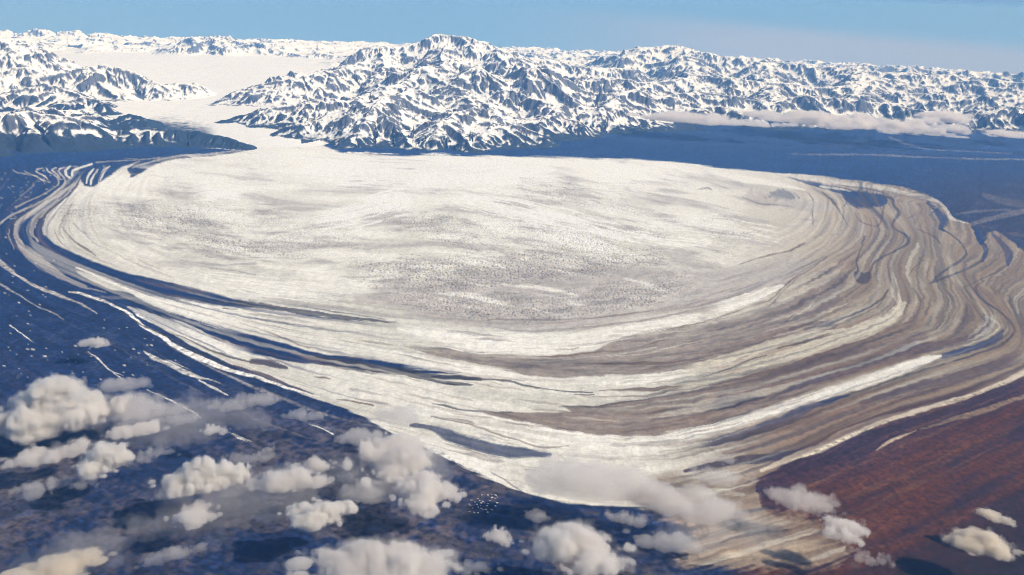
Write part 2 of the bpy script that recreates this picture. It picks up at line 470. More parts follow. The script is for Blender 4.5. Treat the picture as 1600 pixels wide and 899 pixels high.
# ---- glacier body
GLACIER = [(395, 218), (430, 196), (470, 205), (525, 236), (600, 243), (700, 244), (850, 246), (980, 249), (1060, 254), (1120, 262), (1235, 272), (1310, 279), (1400, 291), (1450, 306), (1475, 322), (1490, 344), (1514, 350),
           (1524, 368), (1535, 385), (1548, 363), (1575, 372), (1600, 395), (1660, 420), (1700, 470), (1690, 545), (1600, 588), (1500, 622), (1400, 655), (1300, 690), (1240, 718), (1188, 748), (1182, 762), (1196, 800), (1250, 818), (1312, 845),
           (1305, 874), (1200, 884), (1078, 880), (1085, 855), (1110, 828), (1060, 800), (980, 792), (880, 786), (815, 768), (740, 735), (690, 707), (640, 690), (560, 650), (470, 612), (380, 578), (300, 540), (245, 506), (180, 470), (110, 446), (40, 420), (0, 400), (-40, 372), (-20, 345), (20, 322), (60, 296), (85, 270), (110, 262), (180, 250), (300, 243), (370, 236)]
sl, sdG = poly_mask(GLACIER, 3.0)
GSD = np.full((nr, nc), -99.0); GSD[sl] = sdG
gm = np.clip(0.5 + (GSD + (2.5 * S3 + 2.0 * S2) * sstep(270, 320, PY) + 2.2 * perlin(kx / 2.2, ky / 0.9, 57)) / 2.5, 0, 1)
ice = np.ones((nr, nc, 3)) * WHT
def mix3(c, a):
    global ice
    a = np.clip(a, 0, 1)[..., None]; ice = ice * (1 - a) + np.array(c) * a
cloudy = fbm(PSIq * 1.3 + 0.4 * n_big, TT * 4, 4, 81)
mix3(ICE, 0.35 + 0.5 * sstep(-0.3, 0.4, cloudy) - 0.5 * sstep(330, 270, PY) * sstep(1150, 900, PX))
mix3(TAN * 1.25, sstep(1080, 1330, PX + 0.25 * (PY - 350)) * 0.8 * sstep(252, 300, PY) * (0.8 + 0.4 * S1))
mix3(TAN * 0.95, sstep(1230, 1460, PX + 0.3 * (PY - 350)) * (0.75 + 0.6 * S2))
mix3(BRN * 1.5, sstep(560, 690, PY) * sstep(980, 1300, PX) * (0.8 + 0.5 * S1))
mix3(BRN * 0.95, sstep(600, 720, PY + 0.1 * (PX - 1300)) * sstep(1150, 1450, PX) * (0.7 + 0.6 * S2))
mixin(ice, gm)


# blue, debris-covered left margin
fill('B', tr([(1600, 5), (1560, 50), (1400, 77), (1200, 97), (1090, 108), (1000, 135), (900, 192), (830, 232), (790, 180), (700, 215), (620, 270), (590, 292), (530, 287), (500, 245), (470, 305), (390, 385), (312, 445), (272, 500), (262, 545), (275, 592),
               (330, 642), (430, 692), (560, 752), (700, 802), (860, 852), (1030, 892), (1200, 930), (1400, 985), (1600, 1035), (1900, 1090), (1600, 1060), (1300, 1010), (1000, 960), (700, 880), (480, 820), (700, 940), (1000, 1080), (1400, 1240), (1000, 1130), (700, 1000), (300, 900), (-200, 700), (-400, 400), (-100, 200), (300, 140), (800, 90), (1400, 40), (1540, -5)], 0, 220, 4), soft=2.5)
A = lambda c, pts, a=1.0, **k: stroke(c, tr(pts, 0, 220, 4), a, **k)
A('S', [(85, 185, 6), (110, 200, 6), (200, 215, 10), (270, 245, 12), (310, 260, 8)], .6)
A('S', [(150, 190, 6), (230, 225, 10), (270, 250, 8), (280, 270, 6)], .6)
A('S', [(270, 170, 8), (230, 180, 14), (235, 200, 14), (290, 230, 10), (305, 255, 5)], .8)
A('S', [(290, 170, 6), (300, 190, 10), (340, 215, 8), (365, 240, 10), (360, 280, 10), (300, 320, 10), (200, 370, 10), (100, 420, 8)], .8)
A('S', [(350, 170, 8), (325, 185, 14), (360, 215, 12), (378, 245, 8)], .85)
A('S', [(410, 165, 6), (370, 180, 12), (372, 205, 12), (400, 235, 12), (400, 280, 12), (330, 340, 22), (230, 400, 16), (130, 440, 14), (50, 480, 14), (0, 520, 14), (-60, 590, 12), (-70, 660, 12), (0, 745, 14), (50, 792, 16), (110, 842, 14), (170, 882, 10)], .85)
A('W', [(440, 160, 8), (410, 185, 16), (415, 220, 16), (440, 240, 10)], .85)
A('W', [(575, 145, 12), (500, 170, 14), (455, 190, 16), (450, 225, 12)], .9)
A('S', [(500, 225, 10), (470, 270, 12), (400, 320, 25), (320, 370, 25), (240, 420, 30), (170, 470, 40), (120, 510, 40), (100, 560, 40), (110, 620, 34), (160, 690, 50), (250, 760, 62), (340, 820, 44), (430, 870, 24), (540, 910, 12)], .9)
A('S', [(480, 260, 12), (430, 330, 16), (350, 400, 26), (300, 440, 34), (230, 490, 36), (205, 540, 36), (200, 590, 26), (240, 640, 12)], .85)
A('D', [(490, 225, 8), (420, 290, 10), (330, 350, 9), (200, 430, 11), (110, 490, 13), (80, 540, 14), (85, 610, 10), (110, 660, 5)], .9)
A('D', [(510, 210, 10), (500, 240, 10), (470, 300, 11), (390, 380, 12), (310, 440, 13), (275, 490, 13), (262, 540, 12)], .9)
A('B', [(185, 480, 6), (175, 530, 12), (180, 580, 12), (215, 630, 12)], .9)
A('B', [(245, 500, 8), (235, 560, 14), (260, 610, 16), (330, 670, 20), (430, 740, 30), (560, 800, 40), (700, 850, 40), (860, 895, 40)], .9)
A('S', [(60, 560, 6), (62, 610, 8), (90, 680, 6)], .6)
A('W', [(585, 175, 10), (550, 220, 16), (540, 270, 10)], .8)
A('W', [(690, 160, 8), (650, 190, 18), (625, 250, 14), (615, 280, 8)], .8)
A('W', [(610, 180, 8), (575, 240, 16), (570, 280, 10)], .8)
A('W', [(830, 150, 10), (760, 180, 30), (710, 215, 22)], .8)
A('S', [(870, 130, 10), (800, 160, 12)], .7)
A('S', [(1500, 58, 6), (1300, 84, 10), (1090, 98, 10), (900, 145, 12), (830, 170, 10)], .8)
A('S', [(1000, 105, 6), (900, 118, 8), (700, 130, 6), (600, 137, 6)], .5)
A('D', [(1500, -10, 14), (1570, 18, 13), (1585, 38, 12), (1500, 66, 9), (1300, 95, 9), (1090, 110, 12), (980, 140, 14), (880, 190, 16), (820, 225, 18)], .85)
A('D', [(690, 165, 6), (640, 200, 10), (620, 260, 8)], .7)
A('D', [(600, 190, 6), (590, 240, 10), (588, 290, 8)], .7)
A('D', [(820, 190, 8), (840, 150, 8), (920, 120, 8)], .5)
A('N', [(380, 540, 4), (430, 600, 8), (520, 680, 8), (600, 725, 6)], .6)
A('N', [(430, 610, 4), (480, 650, 10), (560, 700, 12), (600, 730, 5)], .7)
A('N', [(340, 570, 4), (380, 640, 8), (440, 690, 6)], .6)
A('G', [(460, 520, 6), (500, 570, 14), (540, 590, 6)], .6)
A('G', [(640, 540, 4), (740, 580, 8), (810, 612, 5)], .8)
A('G', [(1120, 750, 4), (1250, 775, 14), (1400, 785, 12), (1600, 780, 10)], .7)
A('G', [(1300, 800, 4), (1420, 815, 8), (1600, 850, 8)], .7)
# second crop
Bk = lambda c, pts, a=1.0, **k: stroke(c, tr(pts, 0, 420, 4), a, **k)
Bk('S', [(-20, -50, 16), (40, 0, 14), (100, 38, 10), (160, 80, 8), (230, 115, 16), (300, 140, 20), (400, 180, 16), (480, 210, 10), (540, 240, 8), (600, 280, 4)], .7)
Bk('S', [(0, 95, 12), (60, 130, 12), (110, 160, 8), (180, 205, 7), (260, 245, 7), (330, 275, 9), (400, 318, 5)], .5)
Bk('W', [(60, 355, 4), (110, 390, 7), (160, 420, 6), (210, 455, 4)], .58, rag=1.1)
Bk('S', [(350, 45, 10), (430, 80, 14), (500, 110, 14), (580, 130, 10), (660, 150, 6)], .8)
Bk('S', [(200, 90, 6), (270, 130, 22), (350, 160, 22), (430, 185, 10)], .35)
fill('B', tr([(640, 130), (800, 150), (950, 210), (1150, 300), (1300, 345), (1450, 390), (1600, 432), (1800, 485), (2000, 540), (2400, 590), (2800, 645), (2850, 668), (2400, 660), (2000, 610), (1800, 585), (1600, 540), (1400, 480), (1200, 400), (1000, 320), (850, 250), (700, 190)], 0, 420, 4), soft=2)
Bk('S', [(600, 175, 6), (700, 180, 20), (800, 185, 14), (880, 190, 6)], .4)
Bk('S', [(900, 240, 8), (1050, 320, 20), (1250, 350, 14)], .18)
Bk('W', [(480, 0, 12), (560, 30, 13), (680, 75, 20), (800, 130, 30), (900, 175, 50), (1050, 230, 72), (1200, 270, 85), (1400, 335, 120), (1600, 375, 130)], .95)
Bk('W', [(430, 145, 6), (500, 155, 14), (580, 185, 16), (660, 205, 14), (740, 245, 16), (830, 300, 18), (900, 360, 22), (1000, 420, 24), (1100, 490, 27), (1250, 560, 32), (1400, 620, 28), (1600, 680, 22), (1800, 745, 16), (2000, 800, 10)], .92, rag=.22)
Bk('W', [(800, 240, 14), (880, 280, 40), (1000, 330, 60), (1150, 390, 72), (1300, 460, 75), (1450, 510, 66), (1600, 560, 76)], .95)
Bk('D', [(750, 265, 5), (850, 330, 8), (950, 380, 10), (1100, 450, 11), (1250, 530, 12), (1400, 590, 13), (1560, 640, 9)], .85)
Bk('D', [(900, 330, 5), (1050, 400, 7), (1150, 430, 8), (1300, 500, 12), (1400, 540, 13), (1560, 580, 9)], .85)
Bk('W', [(895, 522, 4), (960, 555, 30), (1050, 595, 34), (1150, 640, 34), (1250, 680, 20), (1330, 700, 10), (1420, 740, 6)], .58, rag=1.1)
Bk('W', [(1250, 700, 5), (1330, 745, 12), (1420, 790, 7)], .58, rag=1.1)
Bk('W', [(545, 520, 3), (620, 570, 7), (700, 640, 7), (770, 670, 7)], .58, rag=1.1)
Bk('W', [(620, 575, 4), (680, 622, 5), (770, 692, 5)], .58, rag=1.1)
Bk('W', [(920, 760, 4), (1000, 795, 7), (1080, 830, 9), (1150, 870, 11), (1200, 890, 10), (1260, 930, 5)], .58, rag=1.1)
E = lambda c, pts, a=1.0, **k: stroke(c, tr(pts, 0, 599, 2.963), a, **k)
E('W', [(1430, 190, 5), (1480, 205, 7), (1540, 235, 4)], .58, rag=1.1)
E('W', [(1530, 370, 7), (1570, 382, 9), (1620, 398, 6)], .58, rag=1.1)
E('W', [(1060, 230, 4), (1110, 250, 14), (1160, 270, 5)], .58, rag=1.1)
# third crop
Cc = lambda c, pts, a=1.0, **k: stroke(c, tr(pts, 350, 420, 4), a, **k)
Bk('B', [(640, 30, 40), (850, 105, 70), (1100, 160, 80), (1300, 200, 66), (1600, 242, 44)], .8)
Bk('D', [(900, 140, 8), (1100, 180, 14), (1300, 215, 20), (1600, 245, 24)], .8)
Bk('S', [(750, 110, 6), (950, 160, 8), (1150, 200, 8), (1350, 235, 6)], .35)
Cc('D', [(0, 205, 42), (200, 240, 38), (350, 260, 32), (600, 298, 34), (800, 323, 26), (1000, 345, 10), (1080, 352, 4)], .85, rag=.7)
Cc('D', [(480, 245, 3), (700, 280, 7), (900, 310, 7), (1000, 330, 4)], .7)
Cc('D', [(560, 560, 20), (700, 597, 60), (850, 618, 62), (1000, 643, 56), (1150, 660, 46), (1300, 685, 34), (1450, 695, 27), (1600, 700, 16)], .85)
Cc('D', [(1150, 685, 8), (1250, 700, 20), (1350, 720, 28), (1500, 735, 19), (1560, 740, 7)], .9)
Cc('P', [(180, 580, 30), (300, 600, 40), (390, 625, 16)], .9)
Cc('P', [(60, 600, 10), (150, 640, 26), (230, 665, 30), (330, 700, 20), (420, 735, 12), (560, 780, 8)], .9)
Cc('N', [(560, 680, 4), (620, 690, 10), (660, 700, 5)], .8)
Cc('N', [(700, 820, 5), (820, 840, 8), (930, 865, 8)], .85)
Cc('N', [(200, 325, 4), (400, 350, 7), (560, 375, 5), (620, 385, 3)], .7)
Cc('N', [(250, 390, 4), (350, 435, 8), (450, 480, 6), (540, 510, 4)], .7)
Cc('N', [(100, 350, 3), (250, 400, 5), (330, 430, 4)], .5)
Cc('D', [(0, 255, 7), (90, 262, 5)], .8)
Cc('N', [(200, 170, 3), (240, 188, 6), (270, 195, 3)], .6)
# interior grey
fill((0.43, 0.395, 0.365), [(560, 470), (600, 480), (700, 508), (800, 521), (900, 518), (1000, 502), (1100, 485), (1180, 466), (1235, 440), (1270, 412), (1240, 405), (1150, 420), (1060, 425), (960, 415), (850, 415), (760, 425), (680, 440), (610, 445)], .85, soft=14)
D4 = lambda c, pts, a=1.0, **k: stroke(c, tr(pts, 700, 420, 4), a, **k)
fill((0.27, 0.222, 0.185), tr([(-280, 70 * 1 + 420), (-150, 500), (0, 510), (200, 530), (400, 550), (550, 555), (700, 550), (900, 528), (1000, 480), (1100, 445), (1300, 402), (1600, 345), (1900, 270), (2150, 190), (2300, 110), (2450, 30), (2500, 60), (2460, 150), (2420, 240), (2300, 330), (2100, 420), (1900, 520), (1600, 620),
                                (1450, 655), (1300, 670), (1100, 685), (900, 693), (700, 695), (500, 680), (300, 640), (100, 590), (0, 570), (-120, 545)], 700, 420, 4), .92, soft=2)
D4('W', [(-300, 380, 40), (0, 440, 110), (200, 480, 112), (400, 482, 132), (600, 482, 130), (800, 462, 100), (950, 440, 92), (1100, 402, 84), (1300, 365, 80), (1600, 308, 78)], .9)
D4('G', [(0, 400, 12), (150, 418, 24), (300, 435, 14), (380, 445, 5)], .8)
D4('N', [(690, 498, 4), (800, 493, 12), (950, 475, 12), (1100, 440, 10), (1300, 400, 8), (1600, 345, 7)], .7)
D4('N', [(480, 560, 8), (700, 560, 12), (900, 535, 12), (1100, 520, 8), (1300, 470, 8), (1500, 430, 5)], .6)
D4('I', [(500, 595, 5), (700, 585, 8), (900, 565, 8), (1100, 540, 6), (1300, 500, 4)], .5)
D4('N', [(800, 610, 5), (1000, 605, 14), (1250, 605, 22), (1400, 600, 14), (1600, 570, 10)], .7)
D4('I', [(1000, 560, 4), (1200, 545, 6), (1400, 500, 7), (1550, 470, 4)], .5)
D4('N', [(250, 330, 8), (500, 328, 10), (800, 325, 10), (1100, 300, 8), (1400, 250, 6), (1600, 215, 5)], .45)
D4('G', [(250, 370, 8), (450, 400, 14), (700, 390, 14), (900, 370, 12), (1040, 355, 6)], .8)
D4('G', [(1300, 170, 6), (1450, 190, 8), (1600, 180, 6)], .6)
D4('G', [(1250, 230, 4), (1450, 215, 8), (1600, 205, 6)], .6)
D4('W', [(-300, 600, 60), (0, 620, 70), (300, 670, 66), (500, 700, 40), (700, 712, 36), (900, 712, 50), (1100, 708, 60), (1300, 692, 58), (1600, 640, 52)], .8)
D4('D', [(-100, 690, 10), (0, 688, 22), (100, 695, 24), (250, 702, 11), (400, 720, 11), (520, 745, 10), (650, 770, 8), (800, 778, 11), (900, 778, 7)], .85)
D4('D', [(0, 725, 20), (80, 738, 13), (150, 745, 5)], .9)
D4('D', [(780, 798, 5), (850, 795, 10), (910, 795, 5)], .9)
D4('N', [(950, 770, 6), (1100, 768, 14), (1250, 765, 24), (1400, 755, 14), (1480, 740, 5)], .85)
D4('N', [(900, 815, 4), (1100, 805, 10), (1300, 795, 18), (1500, 740, 10), (1600, 715, 6)], .6)
D4('I', [(0, 780, 60), (300, 810, 60), (600, 820, 60), (900, 840, 40)], .6)
# lower wedge and bands (crop at 530,599)
G5 = lambda c, pts, a=1.0, **k: stroke(c, tr(pts, 530, 599, 2.963), a, **k)
fill((0.215, 0.162, 0.128), tr([(640, 138), (850, 142), (1080, 145), (1030, 118), (1150, 118), (1300, 95), (1600, 55), (1900, -30), (2200, -110), (2500, -190), (2700, -230), (2700, -120), (2400, -40), (2000, 110), (1800, 170), (1600, 228), (1400, 258), (1300, 262), (1100, 242), (850, 192)], 530, 599, 2.963), .9, soft=2)
G5('D', [(430, 107, 4), (520, 120, 8), (600, 132, 7), (800, 142, 5)], .8)
G5('D', [(1020, 118, 4), (1150, 120, 6), (1400, 85, 7), (1600, 55, 6)], .7)
G5('W', [(250, 95, 40), (400, 140, 46), (550, 165, 46), (700, 190, 50), (900, 230, 60), (1100, 270, 58), (1300, 287, 60), (1450, 290, 66), (1600, 265, 56)], .9)
G5('N', [(420, 165, 5), (600, 200, 8), (750, 250, 8), (950, 310, 10), (1060, 300, 4)], .6)
G5('B', [(330, 200, 14), (420, 210, 24), (550, 265, 50), (700, 308, 60), (830, 330, 46), (980, 345, 16)], .85)
G5('W', [(300, 255, 20), (420, 290, 40), (600, 365, 60), (720, 410, 76), (840, 450, 50)], .85)
G5('D', [(700, 410, 4), (800, 465, 8), (880, 520, 5)], .6)
# right half (crop at 1100,240)
Ra = lambda c, pts, a=1.0, **k: stroke(c, tr(pts, 1100, 240, 3.2), a, **k)
Ra('W', [(-200, 60, 30), (0, 98, 36), (200, 130, 36), (400, 163, 24), (500, 185, 8)], .7)
fill('B', tr([(685, 190), (800, 190), (915, 225), (905, 255), (870, 272), (780, 278), (710, 245)], 1100, 240, 3.2), .95, soft=3, rag=1.2)
Ra('B', [(420, 120, 5), (550, 152, 22), (700, 192, 30), (800, 215, 20)], .9)
Ra('B', [(560, 130, 3), (700, 160, 8), (850, 185, 8), (920, 205, 4)], .6)
Ra('I', [(420, 103, 5), (550, 125, 16), (700, 150, 18), (900, 172, 22), (1000, 195, 20), (1150, 235, 14), (1200, 270, 14), (1240, 325, 14), (1320, 350, 8)], .85)
Ra('I', [(580, 165, 6), (700, 183, 9), (730, 190, 5)], .8)
Ra('I', [(690, 215, 5), (705, 250, 10), (720, 275, 6)], .6)
Ra('D', [(520, 200, 5), (545, 240, 8), (540, 290, 8), (545, 370, 5)], .6)
Ra('D', [(590, 195, 5), (640, 240, 13), (680, 300, 9), (720, 365, 5), (760, 390, 3)], .75)
Ra('D', [(690, 215, 4), (712, 245, 9), (700, 265, 5)], .7)
Ra('D', [(890, 210, 8), (940, 230, 14), (950, 265, 13), (975, 300, 20), (945, 350, 14), (950, 378, 8), (1010, 420, 13), (1018, 450, 20), (960, 490, 9), (860, 545, 12), (825, 600, 14)], .8)
fill('D', tr([(752, 600), (775, 592), (800, 605), (830, 595), (838, 625), (815, 655), (780, 658), (755, 640)], 1100, 240, 3.2), .95, soft=1.5)
Ra('D', [(800, 425, 13), (785, 480, 6), (768, 530, 9), (765, 575, 10), (775, 600, 12)], .8)
Ra('N', [(900, 265, 8), (890, 310, 12), (870, 365, 8), (790, 350, 8), (750, 300, 5)], .75)
Ra('B', [(1120, 245, 16), (1160, 285, 28), (1195, 335, 48), (1185, 375, 24), (1200, 390, 8)], .9)
Ra('D', [(1190, 380, 10), (1250, 420, 10), (1305, 480, 12), (1295, 530, 15), (1220, 580, 11), (1150, 640, 12)], .75)
Ra('B', [(1365, 385, 24), (1375, 430, 24), (1410, 480, 26), (1390, 540, 16)], .85)
Ra('D', [(1390, 540, 14), (1300, 590, 14), (1200, 630, 12), (1130, 655, 10)], .75)
Ra('B', [(1440, 400, 10), (1490, 450, 24), (1525, 510, 42), (1520, 560, 14)], .85)
Ra('D', [(1520, 560, 10), (1440, 610, 9), (1330, 660, 8), (1290, 690, 6), (1330, 750, 8), (1390, 830, 12)], .55)
Ra('D', [(1400, 640, 4), (1350, 690, 7), (1420, 760, 7), (1500, 820, 9), (1545, 880, 10)], .75)
Ra('N', [(1060, 385, 5), (1150, 420, 8), (1180, 460, 6)], .7)
Ra('N', [(1020, 330, 10), (1080, 300, 14), (1050, 350, 14)], .35)
Ra('N', [(1100, 540, 5), (1050, 580, 8), (1020, 640, 10), (1060, 710, 12), (1080, 760, 9), (1040, 840, 9), (900, 890, 8)], .75)
Ra('D', [(920, 690, 8), (880, 740, 11), (800, 790, 9), (650, 850, 13), (500, 890, 10)], .75)
Ra('P', [(430, 890, 20), (530, 868, 40), (640, 855, 24)], .6)
Ra('N', [(500, 455, 7), (430, 490, 7), (300, 522, 6), (170, 562, 4)], .75)
Ra('G', [(550, 510, 4), (450, 570, 6), (350, 630, 10), (200, 700, 14), (0, 748, 10)], .7)
Ra('N', [(610, 520, 4), (540, 580, 6), (420, 650, 9), (330, 740, 8), (150, 800, 6), (0, 850, 7)], .65)
Ra('N', [(560, 570, 4), (480, 620, 6), (400, 690, 7), (350, 750, 8), (300, 790, 5)], .55)
Ra('I', [(580, 690, 4), (560, 730, 7), (500, 790, 7), (420, 840, 5)], .5)
Ra('N', [(570, 690, 3), (575, 705, 8), (530, 760, 7), (400, 850, 5)], .5)
Ra('W', [(0, 795, 50), (120, 765, 58), (230, 730, 58), (310, 703, 45), (392, 668, 12)], .75, rag=.2)
Ra('N', [(340, 760, 16), (375, 760, 22), (400, 765, 8)], .35)
fill((0.10, 0.10, 0.12), tr([(305, 225), (350, 188), (420, 185), (468, 225), (400, 232)], 1100, 240, 3.2), .7, soft=4, rag=1.3)
fill((0.33, 0.24, 0.21), tr([(185, 205), (260, 190), (320, 225), (400, 262), (300, 266), (220, 240)], 1100, 240, 3.2), .35, soft=5, rag=1.3)
Ra('D', [(190, 220, 4), (240, 245, 5), (300, 262, 5), (330, 262, 5)], .7)
Ra('D', [(340, 262, 4), (405, 268, 7), (440, 270, 3)], .7)
Ra('D', [(-30, 185, 3), (20, 175, 9), (40, 185, 4)], .5, rag=1.0)
# lower right (crop at 1100,440)
Rb = lambda c, pts, a=1.0, **k: stroke(c, tr(pts, 1100, 440, 3.2), a, **k)
TW = (0.62, 0.58, 0.47)
Rb(TW, [(-150, 475, 50), (0, 430, 40), (200, 370, 45), (400, 305, 40), (600, 265, 20), (700, 245, 8)], .85, rag=.2)
Rb(TW, [(-150, 545, 40), (0, 510, 42), (200, 450, 60), (400, 390, 70), (600, 320, 70), (800, 250, 76), (900, 205, 74), (970, 155, 60), (1000, 118, 24)], .85, rag=.2)
Rb(TW, [(940, -30, 16), (950, 40, 34), (970, 100, 30), (990, 130, 10)], .8)
Rb('D', [(0, 485, 6), (100, 455, 7), (250, 395, 9), (310, 377, 6)], .8)
Rb('D', [(370, 345, 6), (500, 310, 9), (620, 280, 11), (705, 260, 5)], .8)
Rb('N', [(0, 545, 5), (200, 490, 6), (400, 430, 8), (600, 365, 10), (780, 305, 10), (950, 240, 9), (1050, 180, 7)], .65)
Rb('P', [(480, 440, 10), (530, 410, 26), (600, 380, 22), (660, 375, 6)], .75)
Rb('P', [(0, 645, 40), (120, 615, 56), (230, 600, 44), (300, 590, 16)], .8)
Rb('P', [(330, 590, 6), (430, 545, 26), (560, 500, 34), (700, 455, 40), (850, 405, 42), (1000, 355, 44), (1200, 325, 46), (1350, 280, 40), (1410, 220, 44), (1400, 170, 14)], .72, rag=.8)
Rb('B', [(1190, 385, 20), (1300, 355, 36), (1400, 325, 40), (1470, 290, 34), (1490, 255, 14)], .85)
Rb('I', [(1400, 180, 4), (1465, 215, 9), (1470, 245, 9), (1420, 285, 9), (1300, 330, 8)], .5)
Rb('D', [(1360, 40, 5), (1375, 85, 7), (1480, 160, 9), (1545, 230, 13), (1530, 290, 14), (1430, 350, 11), (1250, 405, 9)], .75)
Rb('W', [(-260, 796, 50), (-100, 790, 56), (0, 757, 50), (150, 710, 54), (300, 665, 50), (450, 620, 46), (700, 540, 55), (900, 475, 58), (1080, 412, 44), (1185, 383, 10)], .75, rag=.2)
Rb('D', [(0, 730, 5), (120, 697, 10), (260, 660, 14), (400, 632, 8)], .8)
Rb('D', [(560, 620, 10), (680, 590, 16), (850, 535, 10), (1000, 480, 8), (1200, 420, 7)], .7)
Rb('B', [(-50, 840, 40), (60, 820, 44), (200, 775, 50), (350, 720, 56), (480, 660, 44), (620, 610, 24), (720, 580, 6)], .75, rag=.8)
Rb((0.24, 0.15, 0.11), [(100, 870, 10), (300, 820, 50), (500, 740, 60), (700, 660, 50), (900, 610, 30)], .6)
Rb('P', [(780, 620, 10), (900, 575, 40), (1050, 540, 56), (1200, 505, 50), (1450, 425, 56), (1650, 360, 50)], .72, rag=.8)
Rb((0.02, 0.017, 0.05), [(-100, 960, 20), (200, 900, 40), (350, 882, 36), (500, 850, 46), (650, 775, 36), (800, 715, 22), (950, 665, 14), (1150, 610, 13), (1400, 545, 9)], .9)
Rb((0.60, 0.53, 0.42), [(290, 945, 20), (430, 885, 30), (560, 838, 44), (700, 768, 48), (850, 708, 44), (1000, 665, 30), (1150, 620, 25), (1300, 580, 22), (1400, 545, 15), (1520, 495, 26), (1620, 440, 22)], .95, rag=.25)
Rb((0.030, 0.012, 0.022), [(350, 960, 60), (600, 890, 80), (750, 835, 90), (900, 765, 80), (1050, 715, 66), (1250, 655, 56), (1450, 575, 56), (1620, 490, 56)], .75, rag=.8)
Rb((0.34, 0.25, 0.16), [(1080, 740, 8), (1200, 702, 18), (1400, 642, 24), (1620, 570, 18)], .5)
Rb((0.50, 0.40, 0.30), [(870, 845, 5), (920, 805, 16), (1000, 772, 9), (1060, 745, 4)], .8)
# tip below the cloud
T6 = lambda c, pts, a=1.0, **k: stroke(c, tr(pts, 1060, 599, 2.963), a, **k)
fill((0.27, 0.205, 0.145), tr([(-260, 520), (-60, 430), (150, 470), (330, 470), (400, 590), (560, 610), (760, 720), (740, 830), (500, 860), (200, 850), (0, 830), (60, 690), (-100, 610)], 1060, 599, 2.963), .8, soft=14)
T6('D', [(160, 585, 5), (250, 610, 22), (400, 580, 12), (480, 575, 4)], .8)
T6('D', [(180, 745, 5), (350, 705, 16), (500, 680, 10)], .9)
T6('I', [(0, 500, 20), (150, 510, 30), (300, 520, 14)], .7)
T6((0.52, 0.42, 0.30), [(100, 800, 20), (300, 790, 50), (500, 760, 60), (700, 750, 50)], .5, rag=1.0)
# grey, crevassed patches of the interior
SPK = np.zeros((nr, nc))
def patch(pts, a):
    keep_ = CC.copy(); CC[:] = 0
    stroke((1, 1, 1), pts, 1.0, soft=12, rag=1.1)
    m_ = CC[..., 0].copy(); CC[:] = keep_
    SPK[:] = np.maximum(SPK, m_ * a)
patch([(95, 335, 8), (140, 333, 12), (200, 325, 14), (270, 322, 10)], .7)
patch([(150, 345, 20), (250, 350, 34), (330, 345, 40), (420, 345, 20), (480, 345, 12)], .8)
patch([(270, 370, 20), (360, 385, 30), (450, 385, 30), (520, 375, 30), (560, 390, 30), (600, 405, 30)], .9)
patch([(560, 350, 15), (600, 335, 30), (660, 350, 30), (750, 365, 40), (850, 370, 50), (930, 385, 40), (1000, 395, 20)], .8)
patch([(530, 420, 20), (600, 430, 40), (680, 430, 50), (760, 420, 50), (850, 420, 40), (950, 410, 30), (1050, 405, 10)], .9)
patch([(580, 455, 20), (680, 465, 40), (780, 480, 40), (880, 480, 40), (1000, 460, 40), (1100, 440, 20)], .8)
patch([(780, 295, 5), (860, 305, 14), (940, 320, 14), (1000, 335, 10), (1070, 350, 4)], .8)
patch([(900, 345, 6), (960, 358, 14), (1040, 365, 5)], .7)
patch([(680, 265, 4), (710, 268, 7), (770, 265, 4)], .7)
patch([(820, 285, 4), (900, 289, 8), (1000, 290, 4)], .7)
patch([(420, 365, 5), (500, 350, 20), (560, 365, 10)], .6)
for p_ in ([(0, 320, 10), (80, 310, 40), (180, 325, 20)], [(40, 405, 10), (150, 412, 34), (300, 410, 28), (350, 420, 8)], [(60, 500, 10), (120, 495, 50), (150, 520, 10)], [(640, 410, 10), (760, 425, 40), (900, 430, 20)]):
    patch(tr(p_, 1100, 240, 3.2), .6)
SPK *= 0.65 + 0.7 * sstep(-0.2, 0.35, cloudy)
mixin(np.array((0.36, 0.335, 0.305)), SPK * sstep(-0.35, 0.35, I2 + 0.6 * n_mid + 0.5 * n_fin) * 0.72 * gm)
STR = 0.85 * adapt(11, 2.6, 43) + 0.4 * adapt(4.5, 5, 53)
STR2 = 0.85 * adapt(7, 3.4, 63) + 0.3 * adapt(3.6, 7, 73)
mar = sstep(1.5, 2.6, PSI)
left = sstep(700, 350, PX)
mixin(BRN, sstep(0.22, 0.5, STR2) * gm * mar * np.where(PX > 1000, 0.45, 0.30))
mixin(DRK, sstep(0.35, 0.62, STR) * gm * mar * sstep(2.3, 3.2, PSI) * np.clip(0.52 - 0.3 * left, 0, 1) * sstep(900, 1200, PX + 60 * (PSI - 3)))
mixin(ICE, sstep(0.25, 0.6, -STR) * gm * mar * 0.40)
mixin(STK, sstep(0.25, 0.6, -STR2) * (1 - gm) * sstep(6.6, 5.2, PSI) * sstep(2.0, 2.6, PSI) * left * sstep(262, 290, PY) * 0.5)
mixin(SLT, sstep(0.2, 0.55, STR) * sstep(2.0, 2.8, PSI) * left * sstep(300, 330, PY) * sstep(560, 470, PY) * 0.45)
inn = gm * sstep(2.4, 1.7, PSI)
mixin(np.array((0.45, 0.42, 0.385)), sstep(-0.02, 0.40, I1 + 0.35 * I2) * inn * 0.78 * (0.5 + 0.5 * sstep(250, 330, PY)))
mixin(np.array((0.86, 0.85, 0.79)), sstep(0.05, 0.40, -I1 + 0.2 * I2) * inn * sstep(1200, 900, PX) * 0.75)
mixin(np.array((0.24, 0.22, 0.20)), sstep(0.32, 0.55, I2 + 0.4 * I1) * inn * 0.28)
mixin(BRN * 0.9, sstep(-0.25, 0.45, S1 + 0.5 * STR) * gm * sstep(1050, 1350, PX + 0.9 * (PY - 520)) * sstep(2.2, 3.0, PSI) * 0.5)
